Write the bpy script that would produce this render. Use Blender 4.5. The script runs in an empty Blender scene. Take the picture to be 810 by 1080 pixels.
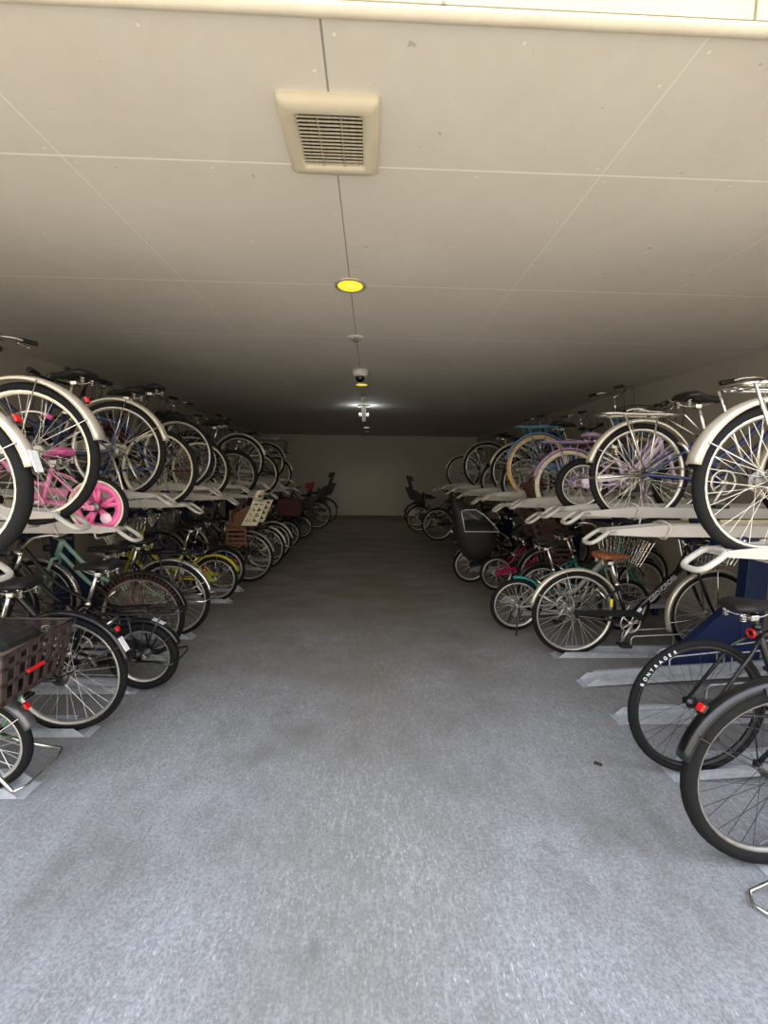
import bpy, bmesh, math, random
from mathutils import Vector, Matrix
random.seed(4)
PI = math.pi
scene = bpy.context.scene
C = scene.collection
R_ = math.radians

# ------------------------------------------------------------------ camera
CAM_H = 1.42
cam_d = bpy.data.cameras.new('camera')
cam_d.sensor_fit = 'HORIZONTAL'
cam_d.sensor_width = 36.0
cam_d.lens = 425.0 / 810.0 * 36.0
cam_d.clip_start = 0.02
cam = bpy.data.objects.new('camera', cam_d)
C.objects.link(cam)
YAW, PITCH, ROLL = -0.03263892, 0.10354682, -0.01279311
cy, sy, cp, sp, cr, sr = math.cos(YAW), math.sin(YAW), math.cos(PITCH), math.sin(PITCH), math.cos(ROLL), math.sin(ROLL)
fwd = Vector((-sy*cp, cy*cp, -sp))
rgt = Vector((cy, sy, 0))
dwn = fwd.cross(rgt)
r2 = rgt*cr + dwn*sr
d2 = -rgt*sr + dwn*cr
m3 = Matrix((r2, -d2, -fwd)).transposed()
cam.matrix_world = Matrix.Translation((0, 0, CAM_H)) @ m3.to_4x4()
scene.camera = cam

# ------------------------------------------------------------------ light
world = bpy.data.worlds.new('sky')
scene.world = world
world.use_nodes = True
wn = world.node_tree
bg = wn.nodes['Background']
# open sky above, duller towards the horizon where houses stand
w_tc = wn.nodes.new('ShaderNodeTexCoord'); w_sp = wn.nodes.new('ShaderNodeSeparateXYZ')
wn.links.new(w_tc.outputs['Generated'], w_sp.inputs[0])
w_rp = wn.nodes.new('ShaderNodeValToRGB')
wn.links.new(w_sp.outputs['Z'], w_rp.inputs['Fac'])
w_rp.color_ramp.elements[0].position = 0.20
w_rp.color_ramp.elements[0].color = (0.68, 0.61, 0.50, 1)
w_rp.color_ramp.elements[1].position = 0.55
w_rp.color_ramp.elements[1].color = (0.86, 0.94, 1.10, 1)
wn.links.new(w_rp.outputs[0], bg.inputs[0])
bg.inputs[1].default_value = 3.9
sun_d = bpy.data.lights.new('sun', 'SUN')
sun_d.energy = 15.0
sun_d.angle = R_(0.6)
sun_d.color = (1.0, 0.92, 0.79)
sun = bpy.data.objects.new('sun', sun_d)
C.objects.link(sun)
sun.rotation_euler = Vector((-0.50, -0.05, -0.86)).to_track_quat('-Z', 'Y').to_euler()
scene.view_settings.view_transform = 'Standard'
scene.view_settings.look = 'None'
scene.view_settings.gamma = 1.0
scene.view_settings.use_curve_mapping = False
scene.view_settings.exposure = 0.0
scene.cycles.max_bounces = 10
scene.cycles.diffuse_bounces = 8
scene.cycles.caustics_reflective = False
scene.cycles.caustics_refractive = False

# room measures
CEIL = 2.47
Y0, Y1 = 1.06, 12.6
XL, XR = -3.30, 3.27

# ------------------------------------------------------------------ materials
def lin(h):
    h = h.lstrip('#')
    out = []
    for i in (0, 2, 4):
        c = int(h[i:i+2], 16) / 255
        out.append(c/12.92 if c <= 0.04045 else ((c+0.055)/1.055)**2.4)
    return out
MATS = {}
def mat(name, hexc, rough=0.5, metal=0.0, var=0.12, scale=30, alpha=1.0, coat=0.0):
    if name in MATS: return MATS[name]
    m = bpy.data.materials.new(name)
    m.use_nodes = True
    nt = m.node_tree
    b = nt.nodes['Principled BSDF']
    c = lin(hexc)
    tc = nt.nodes.new('ShaderNodeTexCoord')
    nz = nt.nodes.new('ShaderNodeTexNoise')
    nz.inputs['Scale'].default_value = scale
    nz.inputs['Detail'].default_value = 4
    nt.links.new(tc.outputs['Object'], nz.inputs['Vector'])
    rp = nt.nodes.new('ShaderNodeValToRGB')
    rp.color_ramp.elements[0].position = 0.3
    rp.color_ramp.elements[1].position = 0.7
    rp.color_ramp.elements[0].color = [x*(1-var) for x in c] + [1]
    rp.color_ramp.elements[1].color = [min(1, x*(1+var)) for x in c] + [1]
    nt.links.new(nz.outputs['Fac'], rp.inputs['Fac'])
    nt.links.new(rp.outputs['Color'], b.inputs['Base Color'])
    b.inputs['Roughness'].default_value = rough
    b.inputs['Metallic'].default_value = metal
    b.inputs['Alpha'].default_value = alpha
    b.inputs['Coat Weight'].default_value = coat
    if 'rubber' in name: b.inputs['Specular IOR Level'].default_value = 0.2
    MATS[name] = m
    return m
def paint(hexc): return mat('paint_'+hexc, hexc, 0.35, 0.0, 0.06, 20, coat=0.3)
def emit(name, hexc, s):
    m = bpy.data.materials.new(name); m.use_nodes = True
    b = m.node_tree.nodes['Principled BSDF']
    c = lin(hexc) + [1]
    b.inputs['Base Color'].default_value = c
    b.inputs['Emission Color'].default_value = c
    b.inputs['Emission Strength'].default_value = s
    return m
rubber = mat('rubber', '#151516', 0.75, 0, 0.2, 60)
tan_rubber = mat('tan_rubber', '#c9a468', 0.7)
cream_rubber = mat('cream_rubber', '#e2d8bd', 0.7)
chrome = mat('chrome', '#d8d4cc', 0.22, 1.0, 0.05)
alu = mat('aluminium', '#cfcac0', 0.38, 0.85, 0.05)
silver = mat('silver_fender', '#d9d1c1', 0.34, 0.55, 0.05, 12)
dark_alu = mat('dark_alloy', '#5a5957', 0.4, 0.7)
spoke_m = mat('spoke_steel', '#e8e4da', 0.3, 0.6, 0.04)
black_spoke = mat('black_spoke', '#26262a', 0.4, 0.3)
black_p = mat('black_plastic', '#161617', 0.5)
black_gl = mat('black_paint', '#0e0e10', 0.3, 0, 0.1, 20, coat=0.4)
black_lea = mat('black_saddle_vinyl', '#1d1c1c', 0.5, 0, 0.15)
brown_lea = mat('brown_leather', '#9a5b3c', 0.5, 0, 0.2, 40)
brown_pl = mat('brown_plastic', '#40332f', 0.5, 0, 0.1)
brown_wk = mat('brown_wicker', '#6b4c36', 0.7, 0, 0.25, 90)
red_lens = mat('red_lens', '#cc1d1a', 0.25, 0, 0.05)
white_refl = mat('white_reflector', '#f2f2ee', 0.25)
white_st = mat('white_sticker', '#e9e9ea', 0.5)
yellow_refl = mat('yellow_reflector', '#f0e02a', 0.3)
cream_pl = mat('cream_plastic', '#d9d0b4', 0.45)
red_fab = mat('dark_red_fabric', '#8a2430', 0.9)
fab_black = mat('black_nylon', '#221d1c', 0.7, 0, 0.25, 25)
grey_fab = mat('grey_fabric', '#4a4646', 0.9, 0, 0.2)
tray_m = mat('pale_grey_steel', '#b0aca4', 0.42, 0.1, 0.05, 8)
galv = mat('galvanised_steel', '#b9bcc0', 0.45, 0.3, 0.12, 25)
navy = mat('navy_steel', '#17264e', 0.45, 0.1, 0.1, 10)
beige_pad = mat('beige_plastic', '#c9bb98', 0.55)

# ------------------------------------------------------------------ mesh helpers
def frames(pts, closed=False):
    """tangent-following frames along a polyline"""
    n = len(pts)
    out = []
    up = None
    for i in range(n):
        if closed: t = pts[(i+1) % n] - pts[i-1]
        elif i == 0: t = pts[1] - pts[0]
        elif i == n-1: t = pts[-1] - pts[-2]
        else: t = (pts[i+1]-pts[i]).normalized() + (pts[i]-pts[i-1]).normalized()
        t = t.normalized()
        if up is None:
            up = Vector((0, 1, 0)) if abs(t.y) < 0.9 else Vector((0, 0, 1))
        u = (up - t*up.dot(t))
        if u.length < 1e-4: u = t.orthogonal()
        u.normalize()
        out.append((u, t.cross(u)))
        up = u
    return out
def tube(bm, pts, r, sides=8, closed=False, cap=True):
    pts = [Vector(p) for p in pts]
    rs = r if isinstance(r, (list, tuple)) else [r]*len(pts)
    rings = []
    for p, (u, v), rr in zip(pts, frames(pts, closed), rs):
        rings.append([bm.verts.new(p + (u*math.cos(a)+v*math.sin(a))*rr) for a in [2*PI*k/sides for k in range(sides)]])
    n = len(rings)
    for i in range(n if closed else n-1):
        a, b = rings[i], rings[(i+1) % n]
        for k in range(sides):
            f = bm.faces.new((a[k], a[(k+1) % sides], b[(k+1) % sides], b[k])); f.smooth = sides > 4
    if cap and not closed and sides > 3:
        bm.faces.new(rings[0][::-1]); bm.faces.new(rings[-1])
def box(bm, c, s, rot=None, taper=None):
    c = Vector(c)
    vs = []
    for dz in (-1, 1):
        for dx, dy in ((-1, -1), (1, -1), (1, 1), (-1, 1)):
            k = taper if (taper and dz > 0) else 1
            p = Vector((dx*s[0]/2*k, dy*s[1]/2*k, dz*s[2]/2))
            if rot: p = rot @ p
            vs.append(bm.verts.new(c+p))
    for f in ((3,2,1,0), (4,5,6,7), (0,1,5,4), (1,2,6,5), (2,3,7,6), (3,0,4,7)):
        bm.faces.new([vs[i] for i in f])
def rbox(bm, c, s, b=0.004, rot=None, seg=2):
    """bevelled box"""
    t = bmesh.new()
    box(t, (0,0,0), s)
    bmesh.ops.bevel(t, geom=t.edges[:], offset=b, segments=seg, affect='EDGES', profile=0.5)
    vm = {}
    for v in t.verts:
        p = v.co.copy()
        if rot: p = rot @ p
        vm[v] = bm.verts.new(p+Vector(c))
    for f in t.faces: bm.faces.new([vm[v] for v in f.verts])
    t.free()
def lathe(bm, prof, axis='y', seg=32, c=(0,0,0), closed=False):
    """prof: (radius, along axis) points revolved; closed profile makes a ring"""
    c = Vector(c)
    rings = []
    for (r, h) in prof:
        ring = []
        for k in range(seg):
            a = 2*PI*k/seg
            x, z = r*math.cos(a), r*math.sin(a)
            p = Vector((x, h, z)) if axis == 'y' else (Vector((x, z, h)) if axis == 'z' else Vector((h, x, z)))
            ring.append(bm.verts.new(c+p))
        rings.append(ring)
    n = len(rings)
    for i in range(n if closed else n-1):
        a, b = rings[i], rings[(i+1) % n]
        for k in range(seg):
            f = bm.faces.new((a[k], b[k], b[(k+1) % seg], a[(k+1) % seg])); f.smooth = True
    if not closed:
        if prof[0][0] > 1e-5: bm.faces.new(rings[0])
        if prof[-1][0] > 1e-5: bm.faces.new(rings[-1][::-1])
def prism(bm, poly, y0, y1):
    """polygon in the x-z plane extruded along y"""
    a = [bm.verts.new((x, y0, z)) for x, z in poly]
    b = [bm.verts.new((x, y1, z)) for x, z in poly]
    n = len(poly)
    bm.faces.new(a); bm.faces.new(b[::-1])
    for i in range(n): bm.faces.new((a[i], b[i], b[(i+1) % n], a[(i+1) % n]))
def loft(bm, rings, cap=True):
    rr = [[bm.verts.new(p) for p in r] for r in rings]
    for a, b in zip(rr[:-1], rr[1:]):
        n = len(a)
        for k in range(n):
            f = bm.faces.new((a[k], a[(k+1) % n], b[(k+1) % n], b[k])); f.smooth = True
    if cap:
        bm.faces.new(rr[0][::-1]); bm.faces.new(rr[-1])
def curve_pts(p, n=8):
    """Catmull-Rom through the points"""
    p = [Vector(q) for q in p]
    q = [p[0]*2-p[1]] + p + [p[-1]*2-p[-2]]
    out = []
    for i in range(1, len(q)-2):
        for k in range(n):
            t = k/n
            a, b, c, d = q[i-1], q[i], q[i+1], q[i+2]
            out.append(0.5*((2*b) + (c-a)*t + (2*a-5*b+4*c-d)*t*t + (3*b-a-3*c+d)*t**3))
    out.append(p[-1])
    return out
CACHE = {}
def mesh_of(key, fn, m):
    """mesh data built once per shape and material"""
    k = (key, m.name)
    if k not in CACHE:
        bm = bmesh.new()
        fn(bm)
        bmesh.ops.recalc_face_normals(bm, faces=bm.faces[:])
        me = bpy.data.meshes.new(str(key[0]))
        bm.to_mesh(me); bm.free()
        me.materials.append(m)
        CACHE[k] = me
    return CACHE[k]
def obj(name, fn, m, parent=None, key=None, loc=(0,0,0), rot=(0,0,0)):
    me = mesh_of(key or (name, len(CACHE)), fn, m)
    o = bpy.data.objects.new(name, me)
    C.objects.link(o)
    o.location = loc; o.rotation_euler = rot
    if parent: o.parent = parent
    return o
def thing(name, label, cat, loc=(0,0,0), rot=(0,0,0), group=None):
    o = bpy.data.objects.new(name, None)
    C.objects.link(o)
    o.location = loc; o.rotation_euler = rot
    o.empty_display_size = 0.1
    o['label'] = label; o['category'] = cat
    if group: o['group'] = group
    return o
def tag(o, label, cat, group=None):
    o['label'] = label; o['category'] = cat
    if group: o['group'] = group
    return o
def struct(name, fn, m):
    o = obj(name, fn, m)
    o['kind'] = 'structure'
    return o
def nodes(m):
    m.use_nodes = True
    return m.node_tree, m.node_tree.nodes, m.node_tree.links, m.node_tree.nodes['Principled BSDF']
def math_n(nt, op, a, b=None, c=None):
    n = nt.nodes.new('ShaderNodeMath'); n.operation = op
    for i, v in enumerate((a, b, c)):
        if v is None: continue
        if isinstance(v, (int, float)): n.inputs[i].default_value = v
        else: nt.links.new(v, n.inputs[i])
    return n.outputs[0]
def mixc(nt, fac, a, b):
    n = nt.nodes.new('ShaderNodeMix'); n.data_type = 'RGBA'
    for s, v in ((n.inputs['Factor'], fac), (n.inputs['A'], a), (n.inputs['B'], b)):
        if isinstance(v, (int, float)): s.default_value = v
        elif isinstance(v, (list, tuple)): s.default_value = list(v)[:3] + [1]
        else: nt.links.new(v, s)
    return n.outputs['Result']
def noise(nt, vec, scale, detail=4, rough=0.55):
    n = nt.nodes.new('ShaderNodeTexNoise')
    n.inputs['Scale'].default_value = scale; n.inputs['Detail'].default_value = detail
    n.inputs['Roughness'].default_value = rough
    nt.links.new(vec, n.inputs['Vector'])
    return n.outputs['Fac']
def ramp(nt, v, lo, hi):
    n = nt.nodes.new('ShaderNodeMapRange')
    n.inputs['From Min'].default_value = lo; n.inputs['From Max'].default_value = hi
    nt.links.new(v, n.inputs['Value'])
    return n.outputs['Result']
def mapping(nt, scale, loc=(0,0,0), rot=(0,0,0)):
    tc = nt.nodes.new('ShaderNodeTexCoord'); mp = nt.nodes.new('ShaderNodeMapping')
    mp.inputs['Scale'].default_value = scale; mp.inputs['Location'].default_value = loc
    mp.inputs['Rotation'].default_value = rot
    nt.links.new(tc.outputs['Object'], mp.inputs['Vector'])
    return mp.outputs['Vector']

# ------------------------------------------------------------------ room materials
def concrete_floor():
    m = bpy.data.materials.new('worn_concrete'); nt, N, L, b = nodes(m)
    v = mapping(nt, (1, 1, 1))
    big = ramp(nt, noise(nt, v, 1.1, 6, 0.6), 0.36, 0.66)
    mid = ramp(nt, noise(nt, mapping(nt, (1.4, 0.8, 1)), 5, 7, 0.7), 0.32, 0.70)
    fine = ramp(nt, noise(nt, v, 40, 6, 0.75), 0.35, 0.72)
    col = mixc(nt, big, lin('#7d7b78'), lin('#a6a8ac'))
    col = mixc(nt, math_n(nt, 'MULTIPLY', mid, 0.7), col, lin('#aeb0b5'))
    col = mixc(nt, math_n(nt, 'MULTIPLY', fine, 0.4), col, lin('#5f5d5b'))
    pit = ramp(nt, noise(nt, v, 95, 4, 0.8), 0.40, 0.62)
    col = mixc(nt, math_n(nt, 'MULTIPLY', math_n(nt, 'SUBTRACT', 1.0, pit), 0.55), col, lin('#504e4a'))
    # trodden lane down the middle of the aisle, a little browner
    sx_ = N.new('ShaderNodeSeparateXYZ'); tcx = N.new('ShaderNodeTexCoord'); L.new(tcx.outputs['Object'], sx_.inputs[0])
    wob = math_n(nt, 'MULTIPLY', noise(nt, v, 1.6, 4), 0.9)
    lane = ramp(nt, math_n(nt, 'ADD', math_n(nt, 'ABSOLUTE', sx_.outputs['X']), wob), 1.05, 0.35)
    col = mixc(nt, math_n(nt, 'MULTIPLY', lane, 0.6), col, lin('#77736a'))
    # pale scuffs drawn out along the aisle
    vs = mapping(nt, (17, 5, 1), rot=(0, 0, 0.25))
    sc = ramp(nt, noise(nt, vs, 3.0, 6, 0.7), 0.50, 0.72)
    vs2 = mapping(nt, (48, 20, 1), rot=(0, 0, -0.3))
    sc2 = ramp(nt, noise(nt, vs2, 2.0, 6, 0.7), 0.57, 0.66)
    scm = math_n(nt, 'MAXIMUM', math_n(nt, 'MULTIPLY', sc, 0.55), sc2)
    patch = ramp(nt, noise(nt, v, 1.1, 4), 0.34, 0.66)
    col = mixc(nt, math_n(nt, 'MULTIPLY', math_n(nt, 'MULTIPLY', scm, patch), 0.8), col, lin('#d4d4d6'))
    # brown grime, and the light's fading deeper in put into the same colour
    sep = N.new('ShaderNodeSeparateXYZ'); tc = N.new('ShaderNodeTexCoord'); L.new(tc.outputs['Object'], sep.inputs[0])
    far = ramp(nt, sep.outputs['Y'], 1.6, 4.5)
    dirt_dim = ramp(nt, noise(nt, mapping(nt, (1, 2.2, 1)), 1.6, 5, 0.6), 0.22, 0.62)
    col = mixc(nt, math_n(nt, 'MULTIPLY', math_n(nt, 'MULTIPLY', far, math_n(nt, 'ADD', math_n(nt, 'MULTIPLY', dirt_dim, 0.6), 0.4)), 0.85), col, lin('#62553f'))
    # oil stains
    st = ramp(nt, noise(nt, mapping(nt, (1.1, 1.1, 1), (3.3, 1.7, 0)), 2.3, 3), 0.70, 0.76)
    col = mixc(nt, math_n(nt, 'MULTIPLY', st, 0.6), col, lin('#4d4a47'))
    L.new(col, b.inputs['Base Color'])
    b.inputs['Roughness'].default_value = 0.72
    bp = N.new('ShaderNodeBump'); bp.inputs['Strength'].default_value = 0.25; bp.inputs['Distance'].default_value = 0.004
    L.new(noise(nt, v, 70, 5, 0.7), bp.inputs['Height']); L.new(bp.outputs[0], b.inputs['Normal'])
    return m
def ceiling_mat():
    m = bpy.data.materials.new('painted_ceiling_board'); nt, N, L, b = nodes(m)
    tc = N.new('ShaderNodeTexCoord'); sep = N.new('ShaderNodeSeparateXYZ'); L.new(tc.outputs['Object'], sep.inputs[0])
    X, Y = sep.outputs['X'], sep.outputs['Y']
    v = mapping(nt, (1, 1, 1))
    base = mixc(nt, ramp(nt, noise(nt, v, 1.5, 5), 0.3, 0.7), lin('#cfc9bd'), lin('#d8d3c8'))
    base = mixc(nt, math_n(nt, 'MULTIPLY', ramp(nt, noise(nt, v, 14, 6, 0.7), 0.35, 0.75), 0.35), base, lin('#c9c2b5'))
    PX, PY = 0.935, 0.912
    def line(c, off, pitch, w):
        f = math_n(nt, 'FRACT', math_n(nt, 'ADD', math_n(nt, 'DIVIDE', math_n(nt, 'SUBTRACT', c, off), pitch), 100.5))
        d = math_n(nt, 'ABSOLUTE', math_n(nt, 'SUBTRACT', f, 0.5))
        return math_n(nt, 'LESS_THAN', d, w/pitch)
    ly = line(Y, 1.522, PY, 0.0035)
    lx = line(X, -0.13, PX, 0.003)
    mid = math_n(nt, 'LESS_THAN', math_n(nt, 'ABSOLUTE', math_n(nt, 'ADD', X, 0.13)), 0.003)
    # screw heads round each board
    def dots(sx, sy, ox, oy, r):
        fx = math_n(nt, 'SUBTRACT', math_n(nt, 'FRACT', math_n(nt, 'ADD', math_n(nt, 'DIVIDE', math_n(nt, 'SUBTRACT', X, ox), sx), 100.5)), 0.5)
        fy = math_n(nt, 'SUBTRACT', math_n(nt, 'FRACT', math_n(nt, 'ADD', math_n(nt, 'DIVIDE', math_n(nt, 'SUBTRACT', Y, oy), sy), 100.5)), 0.5)
        fx = math_n(nt, 'MULTIPLY', fx, sx); fy = math_n(nt, 'MULTIPLY', fy, sy)
        d = math_n(nt, 'SQRT', math_n(nt, 'ADD', math_n(nt, 'MULTIPLY', fx, fx), math_n(nt, 'MULTIPLY', fy, fy)))
        return math_n(nt, 'LESS_THAN', d, r)
    dt = math_n(nt, 'MAXIMUM', dots(PX/2, PY/2, -0.13+0.03, 1.522+0.03, 0.0045), dots(PX, PY/3, -0.13-0.03, 1.522-0.03, 0.0045))
    col = mixc(nt, ly, base, lin('#efeae0'))
    col = mixc(nt, math_n(nt, 'MULTIPLY', lx, 0.6), col, lin('#ece6da'))
    col = mixc(nt, mid, col, lin('#8f8880'))
    col = mixc(nt, math_n(nt, 'MULTIPLY', dt, 0.7), col, lin('#f2eee6'))
    sp = ramp(nt, noise(nt, v, 22, 2), 0.75, 0.77)
    col = mixc(nt, math_n(nt, 'MULTIPLY', sp, 0.5), col, lin('#8b8378'))
    L.new(col, b.inputs['Base Color']); b.inputs['Roughness'].default_value = 0.75
    return m
def plaster(name, h1, h2):
    m = bpy.data.materials.new(name); nt, N, L, b = nodes(m)
    v = mapping(nt, (1, 1, 1))
    col = mixc(nt, ramp(nt, noise(nt, v, 1.7, 5), 0.3, 0.7), lin(h1), lin(h2))
    col = mixc(nt, math_n(nt, 'MULTIPLY', ramp(nt, noise(nt, v, 18, 6, 0.7), 0.4, 0.75), 0.3), col, lin(h1))
    L.new(col, b.inputs['Base Color']); b.inputs['Roughness'].default_value = 0.8
    bp = N.new('ShaderNodeBump'); bp.inputs['Strength'].default_value = 0.15; bp.inputs['Distance'].default_value = 0.003
    L.new(noise(nt, v, 60, 4), bp.inputs['Height']); L.new(bp.outputs[0], b.inputs['Normal'])
    return m
def lintel_mat():
    m = bpy.data.materials.new('cream_siding'); nt, N, L, b = nodes(m)
    v = mapping(nt, (1, 1, 1))
    col = mixc(nt, ramp(nt, noise(nt, v, 3, 4), 0.3, 0.7), lin('#c3b897'), lin('#ccc2a4'))
    sp = ramp(nt, noise(nt, mapping(nt, (1, 1, 0.6)), 38, 2), 0.71, 0.73)
    col = mixc(nt, math_n(nt, 'MULTIPLY', sp, 0.7), col, lin('#75684f'))
    L.new(col, b.inputs['Base Color']); b.inputs['Roughness'].default_value = 0.6
    return m

# ------------------------------------------------------------------ structure
floor_m = concrete_floor()
struct('floor', lambda bm: box(bm, ((XL+XR)/2, (Y0+Y1)/2, -0.06), (XR-XL+0.4, Y1-Y0+0.4, 0.12)), floor_m)
yard_m = plaster('pale_paving', '#8d887f', '#9a948a')
struct('ground', lambda bm: box(bm, (0, -14+Y0-0.2, -0.06), (40, 28, 0.12)), yard_m)
struct('ceiling', lambda bm: box(bm, ((XL+XR)/2, (Y0-0.008+Y1+0.2)/2, CEIL+0.05), (XR-XL+0.4, Y1+0.2-Y0+0.008, 0.1)), ceiling_mat())
wall_m = plaster('grey_plaster', '#aaa397', '#b5aea2')
struct('wall_left', lambda bm: box(bm, (XL-0.1, (Y0+Y1)/2, CEIL/2+0.02), (0.2, Y1-Y0+0.4, CEIL+0.1)), wall_m)
struct('wall_right', lambda bm: box(bm, (XR+0.1, (Y0+Y1)/2, CEIL/2+0.02), (0.2, Y1-Y0+0.4, CEIL+0.1)), wall_m)
struct('wall_back', lambda bm: box(bm, ((XL+XR)/2, Y1+0.1, CEIL/2+0.02), (XR-XL+0.4, 0.2, CEIL+0.1)), plaster('pale_plaster', '#c2bcb1', '#cbc5ba'))
lint = struct('wall_front', lambda bm: [box(bm, (x, Y0+0.06, CEIL+0.75), (w, 0.16, 1.46)) for x, w in ((-1.80, 3.34), (0.3845, 1.015), (2.20, 2.60))], lintel_mat())
def trim_fn(bm):
    ring = []
    for x in (XL-0.1, XR+0.1):
        r = [Vector((x, Y0-0.018, CEIL+0.012)), Vector((x, Y0-0.026, CEIL+0.010)), Vector((x, Y0-0.030, CEIL+0.005)), Vector((x, Y0-0.028, CEIL-0.002)),
             Vector((x, Y0-0.020, CEIL-0.009)), Vector((x, Y0-0.008, CEIL-0.011)), Vector((x, Y0-0.004, CEIL-0.006)), Vector((x, Y0-0.004, CEIL+0.02))]
        ring.append(r)
    loft(bm, ring)
struct('trim_1', trim_fn, mat('cream_trim', '#cbc3b0', 0.45, 0, 0.06, 14))

# ------------------------------------------------------------------ ceiling fittings
def vent():
    t = thing('ceiling_vent', 'square cream louvred ventilation grille on the ceiling near the entrance', 'vent', (-0.134, 1.395, CEIL))
    def fr(bm):
        O, I = 0.148, 0.098
        rings = []
        for (h, z) in ((O, 0.0), (O, -0.012), (O-0.012, -0.024), (I+0.012, -0.028), (I, -0.020), (I, 0.0)):
            c = 0.012
            pts = []
            for sx, sy_ in ((1,1), (-1,1), (-1,-1), (1,-1)):
                for a in (0, 1, 2):
                    an = (a/2)*PI/2
                    dx, dy = math.cos(an), math.sin(an)
                    if sx*sy_ < 0: dx, dy = dy, dx
                    pts.append(Vector((sx*(h-c+c*dx), sy_*(h-c+c*dy), z)))
            rings.append(pts)
        loft(bm, rings, cap=False)
    obj('grille_frame', fr, mat('cream_vent', '#c6bda6', 0.5, 0, 0.03, 8), t)
    obj('duct_opening', lambda bm: box(bm, (0, 0, -0.002), (0.2, 0.2, 0.003)), mat('vent_dark', '#15120f', 0.95, 0, 0.6, 60), t)  # flat black sheet; the shade behind the slats is put into its colour
    sl = mat('vent_slat', '#a79f8a', 0.6, 0, 0.25, 80)
    for k in range(14):
        y = -0.091 + k*0.014
        obj('slat', lambda bm: box(bm, (0, 0, 0), (0.196, 0.0016, 0.0048), Matrix.Rotation(1.15, 3, 'X')), sl, t, key=('slat',), loc=(0, y, -0.020))
    for x in (-0.035, 0.035):
        obj('crossbar', lambda bm: box(bm, (0, 0, 0), (0.003, 0.196, 0.003)), sl, t, key=('vent_crossbar',), loc=(x, 0, -0.022))
    for x in (-0.012, 0.012):
        obj('spring_clip', lambda bm: tube(bm, [(0,0,0), (0.004,-0.006,-0.004), (-0.003,-0.012,-0.002), (0.003,-0.016,0)], 0.0012, 5), dark_alu, t, key=('vent_clip',), loc=(x, 0.158, -0.002))
vent()
def downlight(y, label, warm, r=0.092, lamp=0):
    t = thing('downlight', label, 'ceiling light', (-0.13, y, CEIL), group='round downlights along the ceiling')
    obj('trim_ring', lambda bm: lathe(bm, [(r*0.78, -0.002), (r*0.80, -0.006), (r*0.97, -0.006), (r, -0.001), (r, 0.0)], 'z', 40), mat('light_ring', '#bdb5a4', 0.4, 0.3), t, key=('ring', r))
    obj('reflector', lambda bm: lathe(bm, [(r*0.79, -0.003), (r*0.7, -0.0015), (r*0.5, -0.001), (0.0, -0.0008)], 'z', 40), warm, t, key=('refl', r))
    obj('bulb', lambda bm: lathe(bm, [(0.0, -0.005), (r*0.25, -0.004), (r*0.3, -0.001)], 'z', 20), emit('bulb_glow', '#fff2b0', 1.6) if 'bulb' not in MATS else MATS['bulb'], t, key=('bulb', r))
    if lamp:
        l = bpy.data.lights.new('downlight_light', 'SPOT'); l.energy = lamp; l.color = (1.0, 0.92, 0.78); l.spot_size = R_(165); l.spot_blend = 0.6; l.shadow_soft_size = 0.06
        lo = bpy.data.objects.new('downlight_light', l); C.objects.link(lo); lo.parent = t; lo.location = (0, 0, -0.02)
gold = emit('warm_lamp', '#ffe03c', 0.85)
MATS['bulb'] = emit('bulb_glow', '#ffe860', 0.9)
downlight(2.435, 'round yellow glowing downlight nearest the entrance in the ceiling', gold)
downlight(5.13, 'round yellow downlight just behind the ceiling dome camera', gold, lamp=10.0)
downlight(10.2, 'small bright downlight in the ceiling close to the back wall', emit('pale_lamp', '#f4eedd', 1.2), lamp=22.0)
def plate():
    t = thing('sprinkler_plate', 'flat round pale sprinkler cover plate between downlight and dome camera', 'sprinkler', (-0.135, 3.35, CEIL))
    obj('cover_plate', lambda bm: lathe(bm, [(0.0, -0.012), (0.05, -0.011), (0.066, -0.004), (0.068, 0.0)], 'z', 32), mat('plate_white', '#cfc8bb', 0.5), t)
    obj('sprinkler_head', lambda bm: lathe(bm, [(0.0, -0.03), (0.022, -0.029), (0.022, -0.026), (0.01, -0.022), (0.012, -0.010)], 'z', 20), chrome, t)
plate()
def dome():
    t = thing('dome_camera', 'white ceiling dome security camera with black bubble', 'camera', (-0.128, 4.42, CEIL))
    obj('housing', lambda bm: lathe(bm, [(0.085, 0.0), (0.085, -0.03), (0.08, -0.055), (0.06, -0.066), (0.0, -0.066)], 'z', 32), mat('camera_white', '#d8d4cb', 0.4), t)
    obj('dome', lambda bm: lathe(bm, [(0.05, -0.06)] + [(0.05*math.cos(a), -0.075-0.05*math.sin(a)) for a in [k*PI/16 for k in range(0, 9)]], 'z', 28), mat('smoked_dome', '#0c0c0e', 0.08), t)
dome()
def smoke(y, label):
    t = thing('smoke_detector', label, 'smoke detector', (-0.128, y, CEIL), group='smoke detectors on the ceiling')
    obj('base', lambda bm: lathe(bm, [(0.055, 0), (0.055, -0.015), (0.05, -0.022), (0.0, -0.022)], 'z', 28), mat('detector_white', '#ddd8cc', 0.5), t, key=('sdb',))
    obj('sensor', lambda bm: lathe(bm, [(0.034, -0.020), (0.032, -0.04), (0.025, -0.05), (0.0, -0.052)], 'z', 24), mat('detector_white', '#ddd8cc', 0.5), t, key=('sds',))
smoke(6.0, 'white smoke detector between dome camera and hanging lamp')
smoke(11.1, 'small white smoke detector nearest the back wall')
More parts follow.
